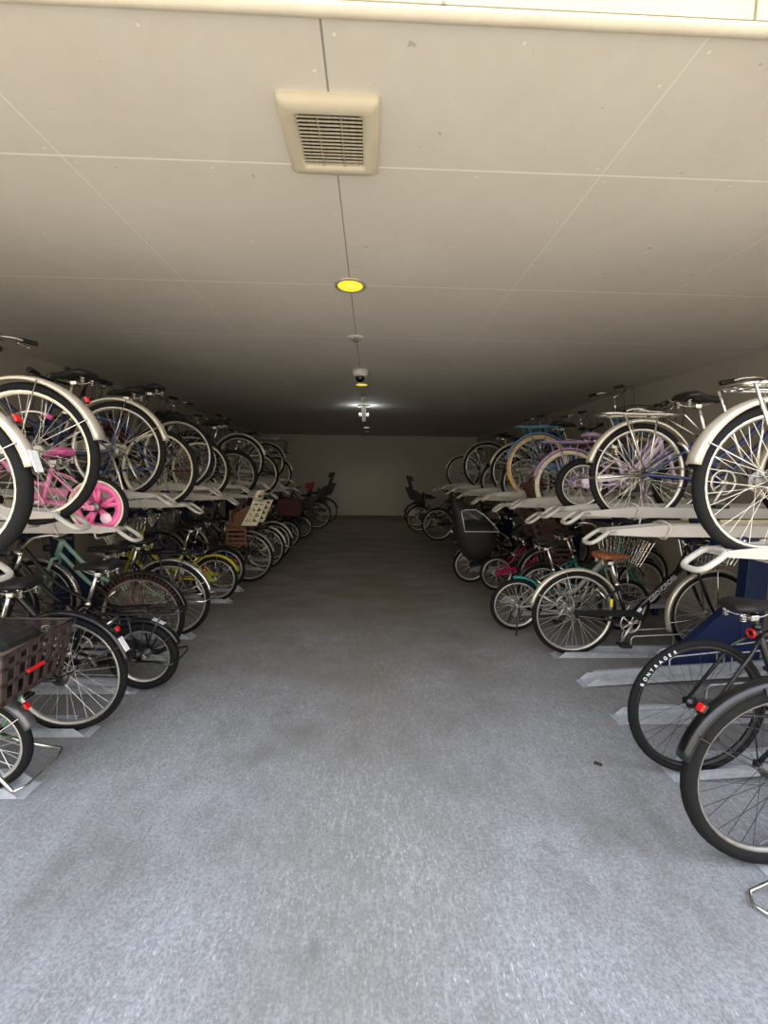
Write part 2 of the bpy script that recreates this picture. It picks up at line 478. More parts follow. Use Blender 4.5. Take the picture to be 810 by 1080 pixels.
def em():
    t = thing('hanging_lamp', 'white box lamp hanging from the ceiling, lighting the boards beside it', 'ceiling light', (-0.13, 6.75, CEIL))
    obj('mounting_plate', lambda bm: rbox(bm, (0, 0, -0.012), (0.20, 0.12, 0.024), 0.006), mat('lamp_white', '#c9c4ba', 0.5), t)
    obj('body', lambda bm: rbox(bm, (0, 0, -0.14), (0.06, 0.06, 0.25), 0.006), mat('lamp_body', '#d8d2c6', 0.5), t)
    g = emit('lamp_lens', '#eef4ff', 0.5)
    for s in (-1, 1):
        obj('lamp_head', lambda bm: lathe(bm, [(0.0, 0.05*s), (0.025, 0.048*s), (0.03, 0.03*s), (0.022, 0.0)], 'x', 20, (0.03*s, 0, -0.15)), g, t, key=('lamp_head', s))
    for s in (-1, 1):
        l = bpy.data.lights.new('lamp_light', 'POINT'); l.energy = 1.3; l.color = (0.85, 0.93, 1.0); l.shadow_soft_size = 0.03
        lo = bpy.data.objects.new('lamp_light', l); C.objects.link(lo); lo.parent = t; lo.location = (0.13*s, 0, -0.12)
em()

# ------------------------------------------------------------------ bicycle parts
def wheel(root, name, x, R, tw, tyre_m, rim_m, sp_m, n_sp, rear, mag=None, refl=True, wall_m=None, hub_m=None, drum=True):
    z = R
    Ri = R - tw*0.92
    def rim_fn(bm):
        lathe(bm, [(Ri+0.006, -0.013), (Ri+0.006, 0.013), (Ri-0.006, 0.012), (Ri-0.014, 0.005), (Ri-0.014, -0.005), (Ri-0.006, -0.012)], 'y', 44, closed=True)
    def tyre_fn(bm):
        lathe(bm, [(R-tw/2+tw/2*math.cos(a), tw/2*0.95*math.sin(a)) for a in [2*PI*k/10 for k in range(10)]], 'y', 44, closed=True)
    def spoke_fn(bm):
        hr = 0.024 if R > 0.2 else 0.016
        for k in range(n_sp):
            a = 2*PI*k/n_sp
            s = 1 if k % 2 else -1
            off = 0.9*(1 if (k//2) % 2 else -1)
            p0 = Vector((hr*math.cos(a+off), s*0.028, hr*math.sin(a+off)))
            p1 = Vector(((Ri-0.008)*math.cos(a), s*0.003, (Ri-0.008)*math.sin(a)))
            tube(bm, [p0, p1], 0.0010, 3, cap=False)
    def hub_fn(bm):
        lathe(bm, [(0.004, -0.065), (0.008, -0.06), (0.009, -0.036), (0.028, -0.034), (0.028, -0.029), (0.014, -0.025), (0.014, 0.025), (0.028, 0.029), (0.028, 0.034), (0.009, 0.036), (0.008, 0.06), (0.004, 0.065)], 'y', 18)
        if rear and drum:
            lathe(bm, [(0.0, 0.037), (0.042, 0.037), (0.044, 0.041), (0.040, 0.052), (0.0, 0.052)], 'y', 24)   # drum brake
            lathe(bm, [(0.0, -0.044), (0.027, -0.044), (0.027, -0.040), (0.0, -0.040)], 'y', 20)               # sprocket
    if mag:
        def mag_fn(bm):
            rim_fn(bm)
            lathe(bm, [(Ri, -0.012), (Ri, 0.012), (Ri*0.72, 0.010), (Ri*0.72, -0.010)], 'y', 44, closed=True)
            for k in range(5):
                a = 2*PI*k/5 + 0.3
                for off in (-0.17, 0.17):
                    p0 = Vector((0.02*math.cos(a), 0, 0.02*math.sin(a))); p1 = Vector((Ri*0.84*math.cos(a+off), 0, Ri*0.84*math.sin(a+off)))
                    tube(bm, [p0, p1], 0.013, 6)
                tube(bm, [(Ri*0.5*math.cos(a-0.2), 0, Ri*0.5*math.sin(a-0.2)), (Ri*0.5*math.cos(a+0.2), 0, Ri*0.5*math.sin(a+0.2))], 0.008, 6)
        w = obj(name, mag_fn, mag, root, key=('mag', R, tw), loc=(x, 0, z))
        a = 0.3 + 2*PI/5*(3 if rear else 1)
        obj('wheel_badge', lambda bm: lathe(bm, [(0, 0.016), (0.030, 0.015), (0.032, 0.010)], 'y', 24, (Ri*0.58*math.cos(a), 0, Ri*0.58*math.sin(a))), mat('pale_pink_badge', '#efc4d6', 0.4), w, key=('badge', R, a))
    else:
        w = obj(name, rim_fn, rim_m, root, key=('rim', R, tw), loc=(x, 0, z), rot=(0, random.uniform(0, 3), 0))
        obj('spokes', spoke_fn, sp_m, w, key=('spokes', R, tw, n_sp))
        if refl and rear:
            def rf(bm):
                a = 0.6
                c, s_ = math.cos(a), math.sin(a)
                rbox(bm, (Ri*0.72*c, 0, Ri*0.72*s_), (0.075, 0.016, 0.022), 0.004, Matrix.Rotation(-a, 3, 'Y'))
            obj('spoke_reflector', rf, white_refl, w, key=('spref', R))
    obj('tyre', tyre_fn, tyre_m, w, key=('tyre', R, tw))
    if wall_m:
        obj('whitewall', lambda bm: [lathe(bm, [(Ri+0.001, s*(tw*0.40)), (Ri+tw*0.36, s*(tw*0.49)), (Ri+tw*0.36, s*(tw*0.44)), (Ri+0.001, s*(tw*0.36))], 'y', 44, closed=True) for s in (-1, 1)], wall_m, w, key=('wwall', R, tw))
    obj('hub', hub_fn, hub_m or mat('hub_steel', '#85827c', 0.4, 0.7), w, key=('hub', rear, R > 0.2, drum))
    return w
def fender(root, name, x, R, a0, a1, m, w=0.055, stays=True, sticker=None, stay_m=None, gap=0.018):
    Rf = R + gap
    def fn(bm):
        n = 30
        rings = []
        for i in range(n+1):
            a = R_(a0 + (a1-a0)*i/n)
            pr = []
            for t in (-1, -0.8, -0.4, 0, 0.4, 0.8, 1):
                pr.append((Rf + 0.010*(1-t*t) - (0.012 if abs(t) == 1 else 0), t*w/2))
            for t in (0.92, 0.5, 0, -0.5, -0.92):
                pr.append((Rf - 0.003 + 0.010*(1-t*t) - (0.008 if abs(t) > 0.9 else 0), t*w/2*0.96))
            rings.append([Vector((r*math.cos(a), y, r*math.sin(a))) for r, y in pr])
        loft(bm, rings)
    f = obj(name, fn, m, root, key=('fender', R, a0, a1, w, gap), loc=(x, 0, R))
    if stays:
        def sf(bm):
            for a in ((a1-16), (a1-62)) if name == 'rear_fender' else ((a1-14),):
                ar = R_(a)
                e = Vector((Rf*math.cos(ar), 0, Rf*math.sin(ar)))
                for s in (-1, 1):
                    tube(bm, [(0.0, s*0.062, 0), (e.x, s*(w/2+0.001), e.z)], 0.0024, 5)
        obj('fender_stay', sf, stay_m or chrome, f, key=('fstay', name, R, a1, w))
    if sticker:
        def st(bm):
            a = R_(sticker)
            for s in (-1, 1):
                c = Vector(((Rf+0.012)*math.cos(a), 0.0, (Rf+0.012)*math.sin(a)))
            rbox(bm, c, (0.004, 0.035, 0.08), 0.0015, Matrix.Rotation(-a, 3, 'Y'))
        obj('sticker', st, white_st, f, key=('fsticker', R, sticker))
    return f
def saddle(root, x, z, m, L=0.26, wd=0.19, rail=True):
    def fn(bm):
        sec = [(-0.46, 0.60, 0.010, 0.030), (-0.40, 0.90, 0.016, 0.045), (-0.25, 1.0, 0.018, 0.055), (-0.08, 0.80, 0.012, 0.055), (0.10, 0.45, 0.006, 0.050), (0.30, 0.26, 0.004, 0.045), (0.48, 0.20, -0.002, 0.038), (0.54, 0.12, -0.010, 0.022)]
        rings = []
        for u, ww, top, th in sec:
            hw = wd/2*ww
            ring = []
            for k in range(14):
                a = 2*PI*k/14
                yy = hw*math.copysign(abs(math.cos(a))**0.8, math.cos(a))
                zz = math.sin(a)
                zz = (zz*th*0.35 if zz > 0 else zz*th*0.65) + top
                if abs(yy) > hw*0.7: zz -= 0.008
                ring.append(Vector((u*L, yy, zz)))
            rings.append(ring)
        loft(bm, rings)
    s = obj('saddle', fn, m, root, key=('saddle', L, wd), loc=(x, 0, z))
    if rail:
        def rf(bm):
            for sd in (-1, 1):
                tube(bm, curve_pts([(0.36*L, sd*0.008, -0.02), (0.1*L, sd*0.022, -0.045), (-0.2*L, sd*0.024, -0.045), (-0.38*L, sd*0.05, -0.022)], 5), 0.0035, 6)
                hx_ = []
                for k in range(26):
                    a = k*PI/3
                    hx_.append((-0.33*L+0.011*math.cos(a), sd*0.045+0.011*math.sin(a), -0.055+k*0.0016))
                tube(bm, hx_, 0.003, 5)
            rbox(bm, (-0.05*L, 0, -0.05), (0.04, 0.06, 0.028), 0.005)
        obj('saddle_rail', rf, chrome, s, key=('srail', L))
    return s
def wire_basket(bm, x0, x1, w0, w1, z0, z1, nx=7, ny=8, nz=5, wr=0.0022, lean=0.05):
    """open wire basket, narrower at the bottom"""
    def pt(u, v, h):
        ww = (w0 + (w1-w0)*h)/2
        xa = x0 + 0.03*(1-h); xb = x1 - 0.03*(1-h) + lean*h
        return Vector((xa+(xb-xa)*u, ww*v, z0+(z1-z0)*h))
    def loop(h, r):
        tube(bm, [pt(0,-1,h), pt(0.06,-1,h), pt(0.94,-1,h), pt(1,-0.85,h), pt(1,0.85,h), pt(0.94,1,h), pt(0.06,1,h), pt(0,0.85,h), pt(0,-0.85,h)], r, 5, closed=True)
    loop(1, wr*1.9); loop(0, wr*1.4)
    for k in range(1, nz): loop(k/nz, wr)
    for k in range(nx+1):
        u = k/nx
        tube(bm, [pt(u,-1,1), pt(u,-1,0), pt(u,1,0), pt(u,1,1)], wr, 4)
    for k in range(1, ny):
        v = -1+2*k/ny
        tube(bm, [pt(0,v,1), pt(0,v,0), pt(1,v,0), pt(1,v,1)], wr, 4)
def slat_basket(bm, x0, x1, w, z0, z1, t=0.006, nv=6, flare=0.05):
    """moulded plastic basket with rectangular holes"""
    def side(p00, p10, p01, p11, n):
        for h0, h1 in ((0.0, 0.10), (0.36, 0.44), (0.66, 0.74), (0.88, 1.0)):
            strip(p00, p10, p01, p11, 0, 1, h0, h1)
        for k in range(n+1):
            u = k/n*0.94
            strip(p00, p10, p01, p11, u, u+0.06, 0, 1)
    def strip(p00, p10, p01, p11, u0, u1, h0, h1):
        def q(u, h): return (p00*(1-u)+p10*u)*(1-h) + (p01*(1-u)+p11*u)*h
        a = [q(u0,h0), q(u1,h0), q(u1,h1), q(u0,h1)]
        nrm = (a[1]-a[0]).cross(a[3]-a[0]).normalized()*t/2
        va = [bm.verts.new(p+nrm) for p in a]; vb = [bm.verts.new(p-nrm) for p in a]
        bm.faces.new(va); bm.faces.new(vb[::-1])
        for i in range(4): bm.faces.new((va[i], vb[i], vb[(i+1)%4], va[(i+1)%4]))
    b = [Vector((x0+flare*0.6, -w/2+flare*0.5, z0)), Vector((x1-flare*0.6, -w/2+flare*0.5, z0)), Vector((x1-flare*0.6, w/2-flare*0.5, z0)), Vector((x0+flare*0.6, w/2-flare*0.5, z0))]
    tp = [Vector((x0-flare*0.4, -w/2, z1)), Vector((x1+flare*0.4, -w/2, z1)), Vector((x1+flare*0.4, w/2, z1)), Vector((x0-flare*0.4, w/2, z1))]
    for i in range(4): side(b[i], b[(i+1)%4], tp[i], tp[(i+1)%4], nv)
    box(bm, ((x0+x1)/2, 0, z0+0.004), (x1-x0-flare*1.2, w-flare, 0.006))
    tube(bm, tp, 0.008, 6, closed=True)
def child_seat(root, x, z, shell, inner, head=None, scale=1.0):
    """rear child seat: slotted back shell, pan, wings, head rest and foot guards"""
    t = obj('child_seat', lambda bm: [rbox(bm, (x+0.05, 0, z+0.03), (0.30, 0.27, 0.05), 0.015), rbox(bm, (x+0.17, 0, z+0.12), (0.03, 0.25, 0.16), 0.012)], inner, root, key=('seatpan', x, z))
    def back(bm):
        nu, nv = 9, 15
        def P(u, v, off):
            yy = -0.15 + 0.30*u
            wide = 1.0 if v < 0.6 else 1.0-0.45*(v-0.6)/0.4*abs(2*u-1)
            c = (2*u-1)**2
            return Vector((x-0.11-0.10*v+0.09*c*(1.0-0.3*v)-off, yy*(0.92+0.08*v)*wide, z+0.02+0.42*v))
        for o0, o1 in ((0.0, 0.012),):
            g0 = [[bm.verts.new(P(i/nu, j/nv, o0)) for i in range(nu+1)] for j in range(nv+1)]
            g1 = [[bm.verts.new(P(i/nu, j/nv, o1)) for i in range(nu+1)] for j in range(nv+1)]
            hole = lambda i, j: (i in (1, 2, 3, 5, 6, 7)) and (j in (3, 6, 9, 12))
            for j in range(nv):
                for i in range(nu):
                    if hole(i, j): continue
                    bm.faces.new((g0[j][i], g0[j][i+1], g0[j+1][i+1], g0[j+1][i]))
                    bm.faces.new((g1[j][i], g1[j+1][i], g1[j+1][i+1], g1[j][i+1]))
                    for (di, dj, e) in ((-1,0,((0,0),(0,1))), (1,0,((1,0),(1,1))), (0,-1,((0,0),(1,0))), (0,1,((0,1),(1,1)))):
                        ii, jj = i+di, j+dj
                        if ii < 0 or jj < 0 or ii >= nu or jj >= nv or hole(ii, jj):
                            (a, b), (c, d) = e
                            bm.faces.new((g0[j+b][i+a], g0[j+d][i+c], g1[j+d][i+c], g1[j+b][i+a]))
    obj('back_shell', back, shell, t, key=('seatback', x, z))
    def wing(bm, s):
        nu, nv = 7, 13
        def P(u, v, off): return Vector((x+0.03-0.155*v-0.19*u*(1-0.15*v), s*(0.135+off), z+0.02+0.29*v))
        g = [[[bm.verts.new(P(i/nu, j/nv, o)) for i in range(nu+1)] for j in range(nv+1)] for o in (0, 0.012)]
        hole = lambda i, j: i in (1, 2, 4, 5) and j in (2, 5, 8, 11) or i in (1, 2, 4, 5) and j in (3, 6, 9)  and i in (1, 4)
        for j in range(nv):
            for i in range(nu):
                if hole(i, j): continue
                for q in g: bm.faces.new((q[j][i], q[j][i+1], q[j+1][i+1], q[j+1][i]))
                for (di, dj, e) in ((-1,0,((0,0),(0,1))), (1,0,((1,0),(1,1))), (0,-1,((0,0),(1,0))), (0,1,((0,1),(1,1)))):
                    ii, jj = i+di, j+dj
                    if ii < 0 or jj < 0 or ii >= nu or jj >= nv or hole(ii, jj):
                        (a, b), (c, d) = e
                        bm.faces.new((g[0][j+b][i+a], g[0][j+d][i+c], g[1][j+d][i+c], g[1][j+b][i+a]))
    for s in (-1, 1):
        obj('side_wing', lambda bm: wing(bm, s), shell, t, key=('seatwing', x, z, s))
        obj('side_pad', lambda bm: prism(bm, [(x+0.02, z+0.03), (x+0.12, z+0.03), (x+0.13, z+0.14), (x+0.02, z+0.22), (x-0.10, z+0.27)], s*0.120-0.008, s*0.120+0.008), inner, t, key=('seatpad', x, z, s))
    def feet(bm):
        for s in (-1, 1):
            for zz in (-0.03, -0.085, -0.14, -0.195): rbox(bm, (x+0.09, s*0.15, z+zz), (0.24, 0.02, 0.034), 0.006)
            for xx in (-0.02, 0.20): rbox(bm, (x+xx, s*0.15, z-0.11), (0.028, 0.022, 0.22), 0.006)
            rbox(bm, (x+0.12, s*0.15, z-0.22), (0.22, 0.09, 0.02), 0.006)
        rbox(bm, (x+0.09, 0, z+0.0), (0.2, 0.30, 0.02), 0.006)
    obj('foot_guard', feet, inner, t, key=('seatfeet', x, z))
    if head:
        obj('head_rest', lambda bm: [rbox(bm, (x-0.22, 0, z+0.53), (0.05, 0.22, 0.17), 0.02, Matrix.Rotation(-0.3, 3, 'Y'))] + [rbox(bm, (x-0.17, s*0.10, z+0.52), (0.12, 0.03, 0.13), 0.012, Matrix.Rotation(-0.3, 3, 'Y')) for s in (-1, 1)] + [tube(bm, [(x-0.18, s*0.05, z+0.38), (x-0.22, s*0.05, z+0.5)], 0.008, 6) for s in (-1, 1)], head, t, key=('seathead', x, z))
    return t
def rain_cover(root, x, z):
    def fn(bm):
        rings = []
        for zz, xa, xb, hw in ((z-0.27, x-0.04, x+0.10, 0.10), (z-0.22, x-0.12, x+0.20, 0.15), (z-0.10, x-0.20, x+0.26, 0.18), (z+0.06, x-0.25, x+0.28, 0.19), (z+0.14, x-0.26, x+0.27, 0.19), (z+0.26, x-0.27, x+0.15, 0.17), (z+0.36, x-0.28, x-0.02, 0.13), (z+0.44, x-0.29, x-0.14, 0.08), (z+0.48, x-0.30, x-0.24, 0.03)):
            ring = []
            for k in range(20):
                a = 2*PI*k/20
                ca, sa = math.cos(a), math.sin(a)
                ring.append(Vector(((xa+xb)/2+(xb-xa)/2*math.copysign(abs(ca)**0.6, ca), hw*math.copysign(abs(sa)**0.6, sa), zz+0.022*math.sin(a*5+zz*40))))
            rings.append(ring)
        loft(bm, rings)
    t = obj('rain_cover', fn, fab_black, root)
    win = mat('clear_vinyl', '#2e2f31', 0.08, 0.0, 0.3, 12, alpha=0.75)
    for s in (-1, 1):
        def wn_(bm):
            o = [(x-0.16, z+0.11), (x+0.26, z+0.11), (x+0.19, z+0.20), (x+0.09, z+0.30), (x-0.02, z+0.37), (x-0.14, z+0.37), (x-0.20, z+0.35)]
            def yy(zz): return s*(0.212 - max(0, (zz-z-0.13))*0.26)
            a = [bm.verts.new((px, yy(pz), pz)) for px, pz in o]
            b = [bm.verts.new((px, yy(pz)-s*0.004, pz)) for px, pz in o]
            bm.faces.new(a); bm.faces.new(b[::-1])
            for i in range(len(o)): bm.faces.new((a[i], b[i], b[(i+1)%len(o)], a[(i+1)%len(o)]))
        obj('clear_window', wn_, win, t)
        def pip(bm):
            o = [(x-0.16, z+0.11), (x+0.26, z+0.11), (x+0.19, z+0.20), (x+0.09, z+0.30), (x-0.02, z+0.37), (x-0.14, z+0.37), (x-0.20, z+0.35)]
            tube(bm, [(px, s*(0.216 - max(0, (pz-z-0.13))*0.26), pz) for px, pz in o], 0.006, 6, closed=True)
        obj('piping', pip, mat('silver_piping', '#cfcfcf', 0.4, 0.3), t)
    obj('buckle', lambda bm: rbox(bm, (x-0.26, 0.10, z+0.06), (0.02, 0.05, 0.03), 0.005), white_refl, t)
    return t

def text_mesh(s, size, depth=0.0015):
    cu = bpy.data.curves.new('lettering', 'FONT')
    cu.body = s; cu.size = size; cu.extrude = depth; cu.align_x = 'LEFT'; cu.align_y = 'CENTER'
    o = bpy.data.objects.new('lettering_source', cu)
    C.objects.link(o)
    bpy.context.view_layer.update()
    me = bpy.data.meshes.new_from_object(o.evaluated_get(bpy.context.evaluated_depsgraph_get()))
    C.objects.unlink(o); bpy.data.objects.remove(o)
    return me

# ------------------------------------------------------------------ the bicycle
def bicycle(label, loc, rz, D=0.66, style='city', frame='#111214', tyre=rubber, rim=alu, spk=spoke_m, tw=0.040,
            fend=silver, guard='silver', sad=black_lea, basket=None, rack=None, rear_basket=None, stand=None, stand_m=None, stand_len=1.0,
            seat=None, cover=False, group=None, pitch=0.0, lean=0.0, hb=None, sticker=None, refl=False, mag=None, wall=None,
            net=None, bag=None, rack_end=-0.275, rack_dz=0.0, W=None, bb_x=None, saddle_z=None, grips=black_p, sname='bicycle', fw=0.055, lock=True, post_refl=False, extra=None, lamp=True, n_sp=32, spref=False, hubm=None):
    root = thing(sname, label, 'bicycle', loc, (lean, -pitch, rz), group)
    R = D/2
    fm = frame if not isinstance(frame, str) else paint(frame)
    kid = style == 'kid'
    mini = style == 'mini'
    cross = style in ('cross',)
    k = D/0.66
    W = W or (0.98*0.70 if kid and D < 0.38 else 0.78 if kid else 0.98 if mini else 1.02 if cross else 1.08)
    bbx, bbz = (0.30, 0.20) if kid else (0.42, 0.27) if not mini else (0.42, 0.26)
    bbx = bb_x or bbx
    zb = 2*R + 0.045
    if mini: zb = 0.60
    if kid: zb = max(zb, 0.43)
    zt = zb + (0.10 if kid else 0.15)
    sz = saddle_z or (0.50 if kid else 0.80 if mini else 0.88 if cross else 0.80)
    zh = hb or (0.66 if kid else 0.98 if mini else 0.97 if cross else 1.03)
    ta = math.tan(R_(69))
    def hx(z): return W - 0.045 - (z-R)/ta
    def sx(z): return bbx - (z-bbz)/math.tan(R_(71))
    sct = (0.40 if kid else 0.56 if mini else 0.70 if cross else 0.56)      # top of the seat tube
    tr = 0.011 if kid else 0.0135
    def frame_fn(bm):
        tube(bm, [(bbx, 0, bbz), (sx(sct), 0, sct)], tr*1.1, 10)
        tube(bm, [(hx(zb), 0, zb), (hx(zt), 0, zt)], tr*1.5, 12)
        tube(bm, [(bbx, -0.036, bbz), (bbx, 0.036, bbz)], 0.021, 12)
        if style == 'city':
            for dz0, zz1, sag in ((0.03, bbz+0.01, 0.035), (0.12, bbz+0.13, 0.05)):
                a = Vector((hx(zb+dz0), 0, zb+dz0)); b = Vector((sx(zz1), 0, zz1)); mpt = (a+b)/2 + Vector((0.01, 0, -sag))
                tube(bm, curve_pts([a, mpt, b], 8), tr*1.15, 10)
        elif style == 'single':
            tube(bm, [(hx(zb+0.05), 0, zb+0.05), (bbx, 0, bbz+0.015)], 0.022, 12)
            tube(bm, [(hx(zt-0.02), 0, zt-0.02), (bbx+0.28, 0, 0.50), (sx(bbz+0.13), 0, bbz+0.13)], 0.009, 8)
        elif style == 'cross':
            tube(bm, [(hx(zb+0.03), 0, zb+0.03), (bbx, 0, bbz)], tr*1.4, 12)
            tube(bm, [(hx(zt-0.03), 0, zt-0.03), (sx(sct-0.05), 0, sct-0.05)], tr*1.15, 10)
        elif style == 'mini':
            tube(bm, curve_pts([(hx(zb+0.06), 0, zb+0.06), (W*0.55, 0, bbz+0.13), (sx(bbz+0.08), 0, bbz+0.07)], 8), tr*1.5, 12)
            tube(bm, [(sx(bbz+0.2), 0, bbz+0.2), (W*0.58, 0, bbz+0.14)], tr*0.8, 8)
        else:
            tube(bm, curve_pts([(hx(zb+0.04), 0, zb+0.04), (W*0.52, 0, bbz+0.05), (bbx, 0, bbz)], 8), tr*1.6, 12)
            tube(bm, curve_pts([(hx(zt-0.01), 0, zt-0.01), (W*0.55, 0, bbz+0.13), (sx(bbz+0.09), 0, bbz+0.09)], 8), tr*1.1, 10)
        for s in (-1, 1):
            tube(bm, [(bbx-0.02, s*0.02, bbz), (bbx-0.10, s*0.045, bbz+(R-bbz)*0.3), (0.0, s*0.062, R)], tr*0.7, 8)
            tube(bm, [(sx(sct-0.03), s*0.014, sct-0.03), (sx(sct)*0.75, s*0.05, R+(sct-R)*0.72), (0.0, s*0.062, R)], tr*0.58, 8)
            rbox(bm, (0, s*0.062, R), (0.04, 0.006, 0.03), 0.002)
    fr = obj('frame', frame_fn, fm, root, key=('frame', style, R, W, sct, zb, bbx))
    def fork_fn(bm):
        tube(bm, [(hx(zb)-0.0, 0, zb-0.03), (hx(zt), 0, zt+0.02)], tr*0.95, 10)
        tube(bm, [(hx(zb-0.02), -0.05, zb-0.022), (hx(zb-0.02), 0.05, zb-0.022)], tr*0.9, 8)
        for s in (-1, 1):
            p = [(hx(zb-0.02), s*0.048, zb-0.02), (hx(R+0.30*k), s*0.052, R+0.30*k) if zb > R+0.32*k else (hx(R+0.15*k), s*0.052, R+0.15*k), (W-0.075, s*0.054, R+0.12*k), (W-0.03, s*0.055, R+0.04), (W, s*0.055, R)]
            tube(bm, curve_pts(p, 4), [0.012]*9+[0.010]*4+[0.008]*4, 8)
    obj('fork', fork_fn, fm, root, key=('fork', R, W, zb))
    wheel(root, 'rear_wheel', 0, R, tw, tyre, rim, spk, 20 if kid else n_sp, True, mag, wall_m=wall, refl=spref, hub_m=hubm, drum=not cross and not kid)
    wheel(root, 'front_wheel', W, R, tw, tyre, rim, spk, 20 if kid else n_sp, False, mag, wall_m=wall, hub_m=hubm)
    if fend:
        rf = fender(root, 'rear_fender', 0, R, 20, 168 if not mini else 160, fend, fw, sticker=sticker, stay_m=chrome if fend is silver else black_gl if fend is black_gl else chrome)
        fender(root, 'front_fender', W, R, 62, 205, fend, fw, stay_m=chrome if fend is silver else black_gl)
        if refl:
            a = R_(138); c = Vector(((R+0.045)*math.cos(a), 0, R+(R+0.045)*math.sin(a)))
            t = obj('reflector', lambda bm: rbox(bm, c, (0.012, 0.024, 0.032), 0.004, Matrix.Rotation(0.5, 3, 'Y')), black_p, root, key=('refl_house', R))
            obj('lens', lambda bm: rbox(bm, c+Vector((-0.010, 0, 0.004)), (0.010, 0.026, 0.028), 0.004, Matrix.Rotation(0.5, 3, 'Y')), red_lens, t, key=('refl_lens', R))
    # seat
    obj('seat_post', lambda bm: [tube(bm, [(sx(sct-0.06), 0, sct-0.06), (sx(sz-0.03), 0, sz-0.03)], tr*0.9, 10), tube(bm, [(sx(sct)-0.0, 0, sct-0.012), (sx(sct+0.012), 0, sct+0.012)], tr*1.45, 10)], chrome if not cross else black_gl, root, key=('post', R, W, sz, style, bbx))
    saddle(root, sx(sz)+0.01, sz, sad, 0.19 if kid else 0.26, 0.13 if kid else 0.15 if cross else 0.195, rail=True)
    if post_refl:
        t = obj('tail_light', lambda bm: lathe(bm, [(0.0, -0.035), (0.020, -0.034), (0.022, -0.02), (0.012, 0.0)], 'x', 20, (sx(sz-0.13)-0.005, 0, sz-0.13)), black_p, root)
        obj('lens', lambda bm: lathe(bm, [(0.011, -0.037), (0.020, -0.039), (0.024, -0.033), (0.018, -0.029)], 'x', 20, (sx(sz-0.13)-0.005, 0, sz-0.13), closed=True), red_lens, t)
    # handlebar
    hw = 0.20 if kid else 0.235
    hxx = hx(min(zh, zt+0.12))
    back = 0.04 if cross else 0.13 if not kid else 0.08
    def bar_fn(bm):
        tube(bm, [(hx(zt), 0, zt+0.01), (hxx, 0, zh-0.02)], tr*0.9, 10)
        tube(bm, [(hxx-0.005, 0, zh-0.03), (hxx+0.035, 0, zh-0.012)], 0.014, 8)
        for s in (-1, 1):
            if cross: p = [(hxx+0.035, 0, zh-0.012), (hxx+0.03, s*0.12, zh-0.005), (hxx, s*hw, zh+0.005)]
            else: p = [(hxx+0.035, 0, zh-0.012), (hxx+0.045, s*0.07, zh+0.0), (hxx+0.035, s*0.14, zh+0.045), (hxx-0.02, s*0.20*hw/0.235, zh+0.055), (hxx-0.06, s*hw*0.93, zh+0.045), (hxx-back, s*hw, zh+0.03)]
            tube(bm, curve_pts(p, 5), 0.0105, 8)
    hb_o = obj('handlebar', bar_fn, chrome if not cross else black_gl, root, key=('bar', R, W, zh, zt, cross, kid))
    for s in (-1, 1):
        e = Vector((hxx, s*hw, zh+0.005)) if cross else Vector((hxx-back, s*hw, zh+0.03))
        g0 = Vector((hxx+0.012, s*hw*0.62, zh)) if cross else Vector((hxx-0.045, s*hw*0.95, zh+0.048))
        d = (e-g0).normalized()
        obj('grip', lambda bm: tube(bm, [g0, g0+d*0.02, e-d*0.005, e+d*0.012, e+d*0.016], [0.0145, 0.016, 0.0165, 0.0165, 0.010], 10), grips, hb_o, key=('grip', R, W, zh, zt, s, cross, kid))
        obj('brake_lever', lambda bm: tube(bm, curve_pts([g0+Vector((0.02, -s*0.01, 0)), g0+Vector((0.035, s*0.02, -0.015)), e+Vector((0.045, s*0.01, -0.03))], 4), 0.0045, 6), chrome, hb_o, key=('lever', R, W, zh, zt, s, cross, kid))
    def cable_fn(bm):
        g = Vector((hxx+0.01, -hw*0.7, zh+0.02))
        tube(bm, curve_pts([g, g+Vector((0.13, 0.06, 0.04)), (hx(zb)+0.10, -0.02, zb+0.12), (hx(zb), -0.015, zb+0.02)], 6), 0.0025, 5)
        g = Vector((hxx+0.01, hw*0.7, zh+0.02))
        tube(bm, curve_pts([g, g+Vector((0.12, -0.08, 0.02)), (hx(zb)+0.07, 0.03, zb+0.08), (hx(zb), 0.02, zb-0.02)], 6), 0.0025, 5)
    obj('brake_cable', cable_fn, black_p, root, key=('cable', R, W, zh, zb, hw))
    # drive
    rc = 0.055 if kid else 0.082
    def crank_fn(bm):
        lathe(bm, [(rc, -0.048), (rc, -0.044), (rc*0.82, -0.044), (rc*0.82, -0.048)], 'y', 32, (bbx, 0, bbz), closed=True)
        tube(bm, [(bbx, -0.066, bbz), (bbx, 0.066, bbz)], 0.012, 10)
        lathe(bm, [(0.0, -0.056), (0.018, -0.055), (0.02, -0.04), (0.0, -0.04)], 'y', 16, (bbx, 0, bbz))
        for j in range(5):
            a = 2*PI*j/5
            tube(bm, [(bbx, -0.046, bbz), (bbx+rc*0.86*math.cos(a), -0.046, bbz+rc*0.86*math.sin(a))], 0.006, 5)
        la = 0.10 if kid else 0.165
        a = R_(60)
        for s in (-1, 1):
            tube(bm, [(bbx, s*0.062, bbz), (bbx+s*la*0.98*math.cos(a)*-1*-1, s*0.070, bbz+s*la*math.sin(a)*-1*-1)], [0.011, 0.008], 8)
    crk = obj('crank', crank_fn, alu, root, key=('crank', rc, bbx, bbz))
    la = 0.10 if kid else 0.165
